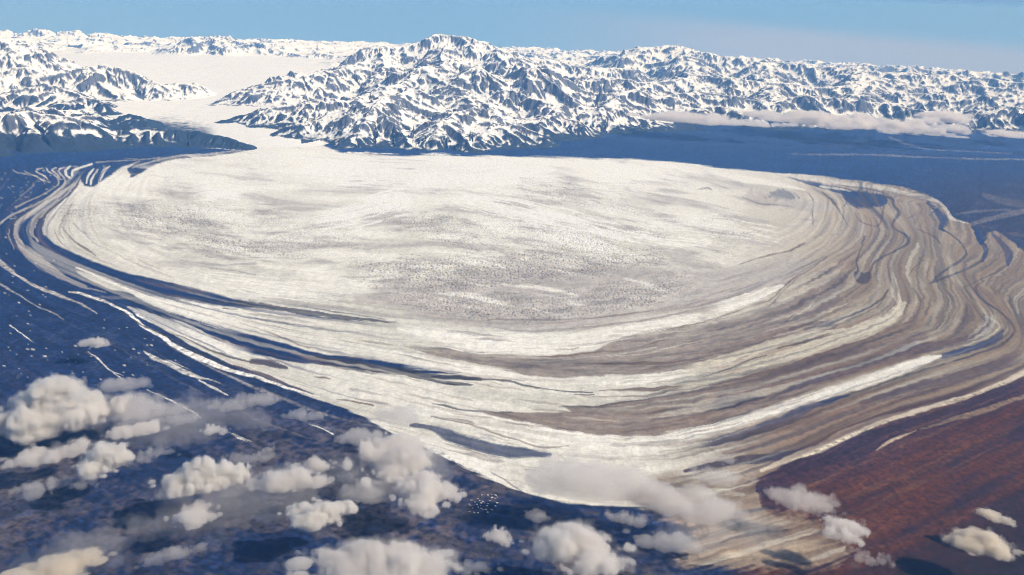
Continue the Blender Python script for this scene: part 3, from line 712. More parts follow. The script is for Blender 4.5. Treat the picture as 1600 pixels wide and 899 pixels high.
mixin(np.array((0.10, 0.055, 0.045)), sstep(0.0, 0.5, STR + 0.4 * S1) * gm * sstep(1100, 1350, PX) * sstep(520, 620, PY) * 0.6)
Rb(TW, [(-150, 475, 50), (0, 430, 38), (200, 370, 42), (400, 305, 36), (600, 265, 18), (700, 245, 8)], .6, rag=.5)
Rb(TW, [(-150, 545, 40), (0, 510, 38), (200, 450, 50), (400, 390, 58), (600, 320, 58), (800, 250, 64), (900, 205, 60), (970, 155, 50), (1000, 118, 20)], .62, rag=.5)
Rb('W', [(-260, 796, 40), (0, 757, 44), (150, 712, 46), (300, 665, 44), (450, 620, 40), (700, 540, 46), (900, 475, 48), (1080, 412, 36), (1185, 383, 10)], .6, rag=.5)
Rb((0.60, 0.53, 0.42), [(290, 945, 14), (430, 885, 26), (560, 838, 40), (700, 768, 44), (850, 708, 38), (1000, 665, 26), (1150, 620, 22), (1300, 580, 20), (1400, 545, 14), (1520, 495, 22), (1620, 440, 18)], .75, rag=.5)
D4('W', [(-300, 380, 30), (0, 440, 90), (200, 480, 92), (400, 482, 112), (600, 482, 110), (800, 462, 84), (950, 440, 76), (1100, 402, 70), (1300, 365, 66), (1600, 308, 64)], .55, rag=.5)
Ra('W', [(0, 795, 40), (120, 765, 48), (230, 730, 48), (310, 703, 38), (392, 668, 12)], .6, rag=.4)
for p_, a_ in (([(285, 306, 14), (340, 298, 30), (400, 312, 14)], .9), ([(480, 350, 10), (560, 335, 26), (620, 318, 30), (660, 305, 16)], .9), ([(440, 262, 20), (560, 268, 44), (680, 272, 50), (800, 272, 30), (900, 268, 16)], .8),
               ([(690, 305, 14), (780, 322, 26), (880, 345, 22), (980, 368, 14), (1100, 385, 8)], .85), ([(760, 350, 8), (860, 362, 18), (960, 385, 10)], .6), ([(930, 268, 10), (1010, 272, 26), (1090, 285, 12)], .7), ([(1000, 345, 10), (1120, 355, 20), (1230, 375, 12)], .55), ([(330, 440, 8), (430, 452, 20), (540, 462, 10)], .7)):
    stroke((0.87, 0.865, 0.82), p_, a_, soft=16, rag=1.0)
hst = rust * (1 - gm) * sstep(8.2, 5.8, PSI)
mixin(np.array((0.16, 0.078, 0.036)), sstep(0.05, 0.6, -STR + 0.3 * S3) * hst * 0.65)
mixin(np.array((0.022, 0.010, 0.014)), sstep(0.1, 0.6, STR2 + 0.2 * S3) * hst * 0.6)
fine_a = adapt(5, 2.2, 83); fine_b = adapt(5, 2.0, 93)
mixin(STK, sstep(0.15, 0.55, fine_a) * left * (1 - gm) * sstep(2.2, 2.6, PSI) * sstep(5.0, 4.2, PSI) * sstep(262, 300, PY) * 0.6)
mixin(SLT * 1.3, sstep(0.22, 0.5, fine_b) * sstep(760, 420, PX) * gm * sstep(2.2, 2.9, PSI) * sstep(420, 460, PY) * 0.55)
mixin(DRK, sstep(0.3, 0.6, fine_a) * gm * sstep(2.2, 3.0, PSI) * sstep(850, 1150, PX) * 0.4)
edge_r = sstep(34, 0, GSD) * gm * sstep(1180, 1320, PX) * sstep(560, 640, PY)
mixin(np.array((0.075, 0.030, 0.020)), edge_r * sstep(-0.3, 0.4, STR + 0.3 * S2) * 0.8)
# fine dark debris lines in the outer ice
mixin(BRN, sstep(0.28, 0.55, S3 + 0.3 * S2) * gm * sstep(1.6, 2.4, PSI) * np.clip(0.30 + 0.3 * S1, 0, 1))
mixin(DRK, sstep(0.45, 0.62, S2 + 0.25 * S3) * gm * sstep(1.9, 2.6, PSI) * 0.38)
# crevasse grain: lines across the flow, only where the ice is broken
cre = perlin(kx / 0.075, ky / 0.15, 91) + 0.8 * perlin(kx / 0.045, ky / 0.085, 93)
near2 = np.clip(1.4 - GD / 60000.0, 0.2, 1)
gr = np.clip(0.12 + SPK, 0, 1) * gm
CC *= (1 - np.clip(cre, -0.2, 1) * 0.85 * gr * near2)[..., None]
# streaks everywhere
br = CC.mean(-1)
amp = np.where(br > 0.42, 0.14, np.where(br > 0.12, 0.50, 0.40)) * sstep(0.6, 1.6, PSI) * (1 - 0.6 * rust)
amp = blur(amp, 3)
CC *= (1 + amp * (0.8 * S2 + 0.8 * S3 + 0.4 * S1))[..., None]
CC *= (1 + 0.08 * n_fin + (0.3 * n_mid + 0.45 * n_fin + 0.55 * n_spk) * (1 - gm) * (1 - 0.45 * rust))[..., None]
# scattered ice blocks and ponds of the blue moraine, sun glint painted white, bottom left
rs = np.random.RandomState(5)
for (cx_, cy_, sx_, sy_, n_) in ((70, 560, 60, 30, 46), (35, 440, 40, 40, 26), (240, 530, 60, 30, 26), (20, 310, 30, 25, 60), (110, 290, 40, 25, 40)):
    for _ in range(n_):
        x_, y_ = cx_ + rs.randn() * sx_, cy_ + rs.randn() * sy_
        if y_ < 265: continue
        s_ = rs.choice([0.8, 1.2, 1.7, 2.4], p=[.45, .3, .2, .05]); a_ = 0.35 + 0.65 * rs.rand()
        stroke('W', [(x_ - s_ * .9, y_, s_), (x_ + s_ * .9, y_ + s_ * 0.3, s_)], a_ * (0.4 if cy_ < 400 else .75), soft=1.2, rag=0)
CC = np.clip(CC, 0.004, 0.86)

# relief of the near sheet
inside = sstep(-2, 60, GSD)
relief = 60 * inside + (14 * w3 + 10 * S2 + 18 * np.clip(-cre, -1, 0.3) * np.clip(SPK + 0.15, 0, 1)) * np.clip(GSD / 20, 0, 1) * near2
relief = relief + 12 * n_mid * (1 - np.clip(GSD, 0, 1))
GZ = curv(GD ** 2) + relief * np.clip(1.6 - GD / 90000, 0, 1)
fg = (GSD[:-1, :-1] + GSD[1:, 1:] + GSD[1:, :-1] + GSD[:-1, 1:]) / 4 > -2
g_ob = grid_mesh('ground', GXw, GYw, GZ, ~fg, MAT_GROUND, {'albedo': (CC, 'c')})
g_ob['label'] = 'dark blue and rust coloured coastal lowland around the glacier'
gl_ob = grid_mesh('glacier', GXw, GYw, GZ, fg, MAT_GLACIER, {'albedo': (CC, 'c')})
gl_ob['label'] = 'broad pale glacier lobe ringed by curved dark moraine bands'

# ------------------------------------------------------------------ mountains
RIDGES = []       # (group, slope, [(px, py, km)])
def rg(group, pts, slope=0.6): RIDGES.append((group, slope, pts))
rg(0, [(-90, 182, 52), (0, 180, 53), (50, 176, 54), (110, 184, 54), (170, 197, 54.5), (240, 200, 55), (300, 205, 55), (350, 215, 54.5), (386, 226, 54)], .62)
rg(0, [(-60, 186, 57), (0, 184, 57), (30, 178, 58), (55, 173, 58.5), (80, 184, 58)], .5)
rg(0, [(88, 183, 60), (110, 171, 60.5), (142, 185, 60)], .5)
rg(0, [(185, 186, 60.5), (203, 179, 61), (221, 186, 60.5)], .5)
rg(1, [(-100, 52, 82), (-30, 54, 80), (0, 57, 80), (20, 68, 80), (45, 92, 78), (62, 104, 77)], .7)
rg(1, [(60, 120, 72), (95, 112, 73), (125, 106, 74), (162, 100, 75), (190, 108, 75), (215, 116, 75), (245, 128, 74), (262, 138, 73.5)], .75)
rg(1, [(262, 134, 75.5), (280, 128, 76), (298, 134, 76)], .5)
rg(1, [(-60, 150, 66), (0, 148, 66), (30, 140, 67), (70, 128, 68), (110, 142, 67), (150, 158, 66), (172, 169, 65)], .6)
rg(1, [(0, 120, 72), (35, 108, 74), (60, 118, 73)], .6)
rg(2, [(341, 157, 71), (380, 146, 73), (415, 129, 75), (450, 122, 77), (475, 117, 78), (540, 106, 82), (568, 94, 87)], .6)
rg(2, [(351, 187, 63), (400, 176, 64.5), (425, 169, 65), (470, 163, 66), (510, 153, 67), (545, 158, 67), (575, 148, 70)], .6)
rg(2, [(430, 205, 60), (470, 195, 61), (500, 186, 62), (520, 178, 63), (560, 165, 64.5)], .6)
rg(2, [(525, 234, 56), (560, 205, 58.5), (585, 162, 62.5), (605, 150, 65), (640, 140, 69)], .7)
rg(2, [(585, 162, 62.5), (615, 195, 59.5), (640, 225, 57)], .7)
rg(2, [(660, 225, 57), (680, 205, 58.5), (692, 188, 60.5), (710, 178, 63), (740, 168, 66)], .7)
rg(2, [(692, 188, 60.5), (715, 208, 58.5), (740, 230, 56.8)], .7)
rg(2, [(740, 228, 57.2), (760, 206, 60), (800, 195, 62), (845, 211, 61.5)], .65)
rg(2, [(760, 206, 60), (775, 180, 65), (760, 160, 69), (740, 150, 70)], .6)
rg(2, [(824, 190, 66), (850, 182, 67), (868, 177, 68), (885, 187, 67), (902, 201, 66)], .6)
rg(2, [(868, 177, 68), (850, 160, 71), (830, 150, 73)], .6)
rg(2, [(905, 206, 67), (928, 176, 70), (948, 168, 71), (965, 182, 70), (985, 207, 68)], .65)
rg(2, [(948, 168, 71), (960, 150, 75), (990, 140, 80)], .6)
rg(2, [(600, 142, 70), (630, 125, 74), (657, 106, 77), (690, 100, 80), (715, 90, 86)], .75)
rg(2, [(657, 106, 77), (690, 125, 74), (715, 140, 71)], .7)
rg(2, [(700, 134, 72), (743, 103, 76), (763, 112, 75), (785, 139, 72.5)], .8)
rg(2, [(795, 152, 72), (824, 124, 75), (834, 107, 78), (860, 128, 75), (892, 150, 73)], .75)
rg(2, [(834, 107, 78), (820, 95, 86), (800, 88, 90)], .7)
rg(2, [(560, 98, 89), (580, 86, 92), (595, 73, 93), (625, 74, 94), (655, 65, 95), (680, 56, 95), (700, 53, 95), (730, 57, 95), (750, 65, 95), (772, 71, 94), (787, 84, 92), (805, 95, 90)], .7)
rg(2, [(595, 76, 93), (600, 100, 86), (590, 125, 78), (585, 150, 72)], .7)
rg(2, [(700, 62, 95), (690, 85, 88), (690, 100, 81)], .8)
rg(2, [(772, 74, 94), (790, 98, 86), (800, 115, 80)], .8)
rg(3, [(805, 92, 95), (830, 92, 98), (880, 99, 98), (930, 106, 97), (985, 108, 100)], .6)
rg(3, [(975, 90, 113), (1010, 74, 120), (1040, 70, 122), (1065, 72, 122), (1090, 80, 120), (1130, 87, 118), (1195, 91, 116), (1230, 99, 112), (1280, 102, 112), (1350, 109, 110), (1400, 113, 108), (1470, 117, 108), (1540, 121, 110), (1600, 130, 110), (1700, 140, 110)], .55)
rg(3, [(900, 127, 82), (960, 120, 86), (1000, 130, 85), (1050, 125, 88), (1100, 117, 93), (1160, 125, 91), (1220, 130, 91), (1280, 136, 91), (1340, 131, 95), (1385, 122, 101)], .65)
rg(3, [(920, 152, 78), (990, 146, 80), (1040, 151, 80), (1090, 140, 84), (1150, 151, 83), (1200, 158, 82), (1260, 150, 85), (1330, 155, 85), (1390, 163, 85), (1440, 172, 83), (1498, 186, 81)], .6)
rg(3, [(1000, 185, 73), (1060, 176, 76), (1120, 167, 79), (1180, 176, 77), (1240, 178, 78), (1300, 186, 77)], .6)
rg(3, [(1040, 205, 70), (1080, 196, 72), (1140, 216, 69.5)], .55)
rg(3, [(1160, 210, 71), (1220, 201, 74), (1290, 211, 72.5), (1335, 213, 72.5)], .5)
rg(3, [(1060, 176, 76), (1075, 150, 82), (1095, 130, 90), (1080, 100, 105), (1065, 76, 120)], .6)
rg(3, [(1200, 158, 82), (1210, 140, 88), (1200, 110, 104), (1195, 95, 114)], .6)
rg(3, [(1330, 155, 85), (1340, 132, 95), (1350, 112, 108)], .6)
rg(4, [(1380, 142, 96), (1450, 146, 95), (1500, 150, 95), (1550, 152, 94), (1640, 160, 93)], .5)
rg(4, [(1535, 180, 83), (1575, 166, 85), (1600, 168, 85), (1680, 178, 84)], .5)
rg(4, [(1430, 135, 103), (1500, 132, 105), (1580, 140, 104), (1680, 150, 104)], .5)
rg(5, [(-120, 60, 185), (0, 50, 188), (30, 56, 189), (60, 46, 190), (80, 55, 190), (105, 49, 190), (130, 57, 190), (155, 52, 190), (200, 61, 185), (250, 64, 180), (300, 67, 168), (320, 61, 165), (345, 62, 165), (360, 68, 165), (400, 66, 165), (420, 77, 166), (470, 82, 170), (520, 82, 175), (570, 85, 180), (650, 86, 178), (800, 86, 170), (850, 84, 170), (900, 87, 170), (960, 89, 170), (1040, 92, 170), (1130, 97, 170), (1250, 102, 165), (1350, 102, 160), (1480, 110, 155), (1600, 117, 155), (1720, 124, 155)], .3)
rg(5, [(-100, 72, 140), (0, 70, 142), (60, 68, 142), (110, 74, 140), (180, 86, 124), (240, 80, 127), (285, 74, 130), (308, 64, 131), (330, 56, 132), (352, 66, 131), (372, 71, 130), (392, 63, 132), (412, 69, 131), (440, 80, 128), (480, 88, 124), (500, 82, 126), (550, 92, 120)], .45)
rg(5, [(80, 84, 118), (130, 92, 114), (170, 96, 111)], .4)
rg(5, [(460, 98, 112), (500, 96, 113), (545, 100, 108)], .4)

def azx(x):                                   # azimuth of a pixel column near the mountain front
    u_, w_ = px2uw(x, 200); rx, ry, _ = uw2ray(u_, w_); return math.atan2(rx, ry)
fx_ = [-300, 0, 330, 385, 490, 560, 700, 850, 1200, 1500, 1600, 1900]; fd_ = [69, 68, 66, 59.5, 59.5, 67, 68, 78, 90, 120, 125, 130]
azt = np.linspace(-1.3, 1.3, 3001); dft = np.interp(azt, [azx(x) for x in fx_], fd_)
kk = np.hanning(181); kk /= kk.sum(); dft = np.convolve(np.pad(dft, 90, mode='edge'), kk, 'valid')
RP = []
for (g, slp, pts) in RIDGES:
    RP.append((g, slp * 0.74, np.array([px_at(p[0], p[1], 1000 * p[2] * (1 + (np.interp(p[0], [-100, 0, 380, 450, 670, 840, 1200, 1500, 1700], [.25, .24, .13, .08, .075, .055, .12, .20, .22])) * float(sstep(150, 95, p[2])))) for p in pts]) / 1000.0))


def terrain(mxk, myk, win):
    """Height of the mountains over the valley floors at points in km: traced crests, spurs, ridged noise."""
    AZ = np.arctan2(mxk, myk); DK = np.hypot(mxk, myk)
    wx = fbm(mxk / 2.6, myk / 2.6, 4, 101) * 0.6; wy = fbm(mxk / 2.6, myk / 2.6, 4, 131) * 0.6
    QX, QY = mxk + wx, myk + wy
    LA = np.zeros(AZ.shape); DSR = np.zeros(AZ.shape)
    env = np.full(AZ.shape, -1e9); grp = np.zeros(AZ.shape, np.int8)
    dfront = np.interp(AZ, azt, dft)
    floor = np.clip((DK - dfront) / 50.0, 0, 1) * 1900 - 12
    floor = floor * (1 - 0.5 * sstep(azx(1440), azx(1560), AZ))
    for ir, (g, slp, q) in enumerate(RP):
        la = ir * 31.7
        reach = (q[:, 2].max() * 1.0 + 0.3) / slp + 1.5
        for i in range(len(q) - 1):
            ax, ay, zx = q[i]; bx, by, bz = q[i + 1]
            dx, dy = bx - ax, by - ay; l2 = dx * dx + dy * dy + 1e-9
            la0 = la; la += math.sqrt(l2)
            s_ = win(ax, ay, bx, by, reach)
            if s_[0].stop <= s_[0].start or s_[1].stop <= s_[1].start: continue
            t = np.clip(((QX[s_] - ax) * dx + (QY[s_] - ay) * dy) / l2, 0, 1)
            ds = np.hypot(QX[s_] - ax - t * dx, QY[s_] - ay - t * dy)
            hh = (zx + (bz - zx) * t - slp * ds * (1 - 0.25 * np.clip(ds / reach, 0, 1))) * 1000
            k = hh > env[s_]
            env[s_][k] = hh[k]; grp[s_][k] = g
            LA[s_][k] = (la0 + t * math.sqrt(l2))[k]; DSR[s_][k] = ds[k]
    up_ = np.maximum(env - floor, -300)
    posu = np.maximum(up_, 0)
    R1 = ridged(QX / 6.0, QY / 6.0, 5, 151, 0.5) - 0.42
    R2 = ridged(mxk / 1.8, myk / 1.8, 3, 181, 0.5) - 0.42
    amp = np.minimum(posu * 0.75, 800) * (0.30 + 0.70 * np.clip(DSR / 1.3, 0, 1))
    sp1 = 1 - np.abs(perlin(LA / 2.4 + 0.3 * wx, DSR / 12.0, 301)) * 2.2
    spur = np.clip(DSR * 420, 0, 520) * (sp1 - 0.45)
    hz = up_ + amp * R1 + spur * np.clip(posu / 400, 0, 1) + np.minimum(posu * 0.25, 170) * R2 * (0.4 + 0.6 * np.clip(DSR / 0.8, 0, 1))
    # wild ice-hung country between the named ridges
    wild = sstep(2.0, 9.0, DK - dfront) * sstep(azx(470), azx(590), AZ) * sstep(azx(1560), azx(1440), AZ)
    far = sstep(122, 150, DK)
    rz_ = ridged(QX / 7.5, QY / 7.5, 6, 211, 0.5)
    hw_ = np.maximum(wild * (rz_ - 0.46) * 1350 * (1 - far), far * (rz_ - 0.30) * np.interp(AZ, [azx(0), azx(250), azx(420), azx(520), azx(900), azx(1600)], [950, 950, 900, 700, 1050, 1200]))
    k = hw_ > hz
    hz = np.maximum(hz, hw_)
    grp = np.where(k & (env < floor - 200), np.where(DK > 112, 5, np.where(AZ > azx(950), 3, 2)), grp)
    return floor, hz, env, grp


# near block on a regular grid, carved by running water so that gullies and spurs branch as they do in nature
CELL = 0.105
ex = np.arange(-74, 96, CELL); ey = np.arange(55, 131, CELL)
EXX, EYY = np.meshgrid(ex, ey)
def win_e(ax, ay, bx, by, r):
    i0 = max(0, int((min(ay, by) - r - 55) / CELL)); i1 = min(len(ey), int((max(ay, by) + r - 55) / CELL) + 1)
    j0 = max(0, int((min(ax, bx) - r + 74) / CELL)); j1 = min(len(ex), int((max(ax, bx) + r + 74) / CELL) + 1)
    return slice(i0, max(i0, i1)), slice(j0, max(j0, j1))
fl_e, hz_e, _, _ = terrain(EXX, EYY, win_e)
H0 = fl_e + np.maximum(hz_e, 0)
HE = H0.copy()
rs = np.random.RandomState(21)
cand = np.flatnonzero(hz_e > 60)
ne_, nx_ = HE.shape
for batch in range(11):
    c = cand[rs.randint(0, len(cand), 75000)]
    py_ = c // nx_ + rs.rand(len(c)); px_ = c % nx_ + rs.rand(len(c))
    dx = np.zeros(len(c)); dy = np.zeros(len(c)); sed = np.zeros(len(c)); wat = np.ones(len(c))
    flat = HE.ravel()
    for step in range(34):
        ok = (px_ > 1) & (px_ < nx_ - 3) & (py_ > 1) & (py_ < ne_ - 3)
        if not ok.all():
            px_, py_, dx, dy, sed, wat = (v[ok] for v in (px_, py_, dx, dy, sed, wat))
        ix = px_.astype(int); iy = py_.astype(int); fx = px_ - ix; fy = py_ - iy
        i = iy * nx_ + ix
        a, b, c_, d = flat[i], flat[i + 1], flat[i + nx_], flat[i + nx_ + 1]
        gxx = (b - a) * (1 - fy) + (d - c_) * fy; gyy = (c_ - a) * (1 - fx) + (d - b) * fx
        h0 = a * (1 - fx) * (1 - fy) + b * fx * (1 - fy) + c_ * (1 - fx) * fy + d * fx * fy
        gl = np.hypot(gxx, gyy) + 1e-6
        dx = dx * 0.25 - gxx / gl * 0.75; dy = dy * 0.25 - gyy / gl * 0.75
        l = np.hypot(dx, dy) + 1e-6; dx /= l; dy /= l
        nxp, nyp = px_ + dx, py_ + dy
        jx = nxp.astype(int); jy = nyp.astype(int); kx_ = nxp - jx; ky_ = nyp - jy; j = jy * nx_ + jx
        h1 = flat[j] * (1 - kx_) * (1 - ky_) + flat[j + 1] * kx_ * (1 - ky_) + flat[j + nx_] * (1 - kx_) * ky_ + flat[j + nx_ + 1] * kx_ * ky_
        dh = h1 - h0
        cap = np.maximum(-dh, 1.0) * wat * 1.6
        dep = np.where(dh > 0, np.minimum(dh, sed), np.maximum(sed - cap, 0) * 0.25)
        ero = np.where((dh <= 0) & (sed < cap), np.minimum((cap - sed) * 0.085, -dh * 0.5), 0)
        ch = dep - ero; sed = sed - ch; wat = wat * 0.965
        np.add.at(flat, i, ch * (1 - fx) * (1 - fy)); np.add.at(flat, i + 1, ch * fx * (1 - fy))
        np.add.at(flat, i + nx_, ch * (1 - fx) * fy); np.add.at(flat, i + nx_ + 1, ch * fx * fy)
        px_, py_ = nxp, nyp
DE = np.where(hz_e > 0, HE - H0, np.minimum(HE - H0, 0) * 0)

na = 1640
az = np.linspace(-0.66, 0.66, na)
dd = [57000.0]
while dd[-1] < 200000:
    d_ = dd[-1]; dd.append(d_ + (95 if d_ < 75000 else 95 + (d_ - 75000) * 0.0042))
dd = np.array(dd)
AZ, DD = np.meshgrid(az, dd)
MX, MY = np.sin(AZ) * DD, np.cos(AZ) * DD
mxk, myk = MX / 1000, MY / 1000
def win_p(ax, ay, bx, by, r):
    da = math.hypot(ax, ay); db = math.hypot(bx, by)
    a0 = math.atan2(ax, ay); a1 = math.atan2(bx, by); ra = r / min(da, db)
    return (slice(np.searchsorted(dd, (min(da, db) - r) * 1000), np.searchsorted(dd, (max(da, db) + r) * 1000)),
            slice(np.searchsorted(az, min(a0, a1) - ra), np.searchsorted(az, max(a0, a1) + ra)))
floor, hz, env, grp = terrain(mxk, myk, win_p)
def samp(A):
    fx = np.clip((mxk + 74) / CELL, 0, nx_ - 1.001); fy = np.clip((myk - 55) / CELL, 0, ne_ - 1.001)
    ix = fx.astype(int); iy = fy.astype(int); fx = fx - ix; fy = fy - iy
    return A[iy, ix] * (1 - fx) * (1 - fy) + A[iy, ix + 1] * fx * (1 - fy) + A[iy + 1, ix] * (1 - fx) * fy + A[iy + 1, ix + 1] * fx * fy
inb = sstep(130, 124, myk) * sstep(96, 92, mxk) * sstep(-74, -70, mxk) * sstep(55, 57, myk)
carve = samp(DE) * inb
conv = samp(blur(HE, 4) - HE) * inb            # hollows positive, crests negative
snowfield = hz <= 0
hz = np.where(snowfield, hz, np.maximum(hz + carve, 3)) + np.where(snowfield, 0, np.clip(hz / 300, 0, 1) * 45 * (ridged(mxk / 0.7, myk / 0.7, 3, 191, 0.55) - 0.4))
ZM = floor + np.maximum(hz, 0)
ZW = ZM + curv(DD ** 2)
P_ = np.stack([MX, MY, ZW], -1)
du = np.gradient(P_, axis=1); dv = np.gradient(P_, axis=0)
N = np.cross(du, dv); N /= np.linalg.norm(N, axis=-1, keepdims=True) + 1e-9
N *= np.sign(N[..., 2:3])
slope = np.sqrt(1 - N[..., 2] ** 2) / np.maximum(N[..., 2], 1e-3)
nn = fbm(mxk / 0.45, myk / 0.45, 4, 231); nb_ = fbm(mxk / 5, myk / 5, 3, 241)
aspect = -(N[..., 0] * 0.85 + N[..., 1] * 0.45)      # higher on faces turned left and towards the viewer
rock = sstep(0.42, 0.68, slope * 0.70 + 0.40 * aspect + 0.20 * nn + 0.34 * nb_ - np.clip(conv, -40, 60) * 0.0045 - 0.00004 * (ZM - 2000) + 0.16 * sstep(105, 140, DD / 1000))
snowline = 420 + 380 * nb_ + 300 * nn + np.clip(conv, -60, 60) * 6 * -1 + np.interp(AZ, [azx(0), azx(400), azx(560), azx(760), azx(860), azx(1500)], [600, 400, 60, 120, 300, 300])
low = sstep(0, 260, snowline - ZM + 250 * (slope - 0.5)) * (DD < 105000)
rock = np.maximum(rock, low)
lowflat = sstep(330, 120, ZM + 160 * nb_ + 120 * nn) * np.clip(sstep(azx(500), azx(540), AZ) + sstep(azx(345), azx(310), AZ), 0, 1)
rock = np.where(snowfield, lowflat, rock)
RK = np.array((0.105, 0.115, 0.145)); FOR = np.array((0.020, 0.034, 0.060)); SN = np.array((0.84, 0.835, 0.81))
low = np.where(snowfield, 1, low)
rc = RK * (1 - low[..., None]) + FOR * low[..., None]
MC = SN * (1 - rock[..., None]) + rc * rock[..., None]
vis = (ZM > 2)
fv = vis[:-1, :-1] | vis[1:, 1:] | vis[1:, :-1] | vis[:-1, 1:]
sf = snowfield[:-1, :-1] & snowfield[1:, 1:] & snowfield[1:, :-1] & snowfield[:-1, 1:]
gf = grp[:-1, :-1]
labels = ['dark blue front ridge on the left, snow only near its crest', 'snow streaked range above the left side of the pale valley',
          'highest snowy massif in the middle, above the glacier', 'long snowy range trailing off to the right behind a cloud bank',
          'low snowy hills at the far right edge beyond the blue plain', 'far hazy snow range along the horizon']
for g in range(6):
    m_ = fv & ~sf & (gf == g)
    ob = grid_mesh('mountains', MX, MY, ZW, m_, MAT_ROCK, {'albedo': (MC, 'c')}, smooth=False)
    ob['label'] = labels[g]
ob = grid_mesh('snowfield', MX, MY, ZW, fv & sf, MAT_SNOWFIELD, {'albedo': (MC, 'c')})
ob['label'] = 'flat white snowfield filling the valley between the ranges'

# ------------------------------------------------------------------ clouds
def cloud_mat(name, dens, col, an=0.25):
    m = bpy.data.materials.new(name); m.use_nodes = True
    n = m.node_tree; n.nodes.clear()
    o = n.nodes.new('ShaderNodeOutputMaterial'); v = n.nodes.new('ShaderNodeVolumePrincipled')
    v.inputs['Density'].default_value = dens; v.inputs['Color'].default_value = (*col, 1); v.inputs['Anisotropy'].default_value = an
    n.links.new(v.outputs[0], o.inputs['Volume'])
    try: m.cycles.homogeneous_volume = True
    except Exception: pass
    return m

def cset(name, d, col):
    return [cloud_mat(name, d * k, col) for k in (0.07, 0.15, 0.35, 1.0)]

CM = {'t': cset('cloud_thick', 0.0145, (0.985, 0.965, 0.94)), 'm': cset('cloud_medium', 0.0068, (0.98, 0.955, 0.93)),
      's': cset('cloud_thin', 0.0019, (0.975, 0.945, 0.92)), 'v': cset('cloud_veil', 0.00034, (0.975, 0.945, 0.92)), 'w': cset('cloud_tan', 0.008, (0.975, 0.92, 0.83))}


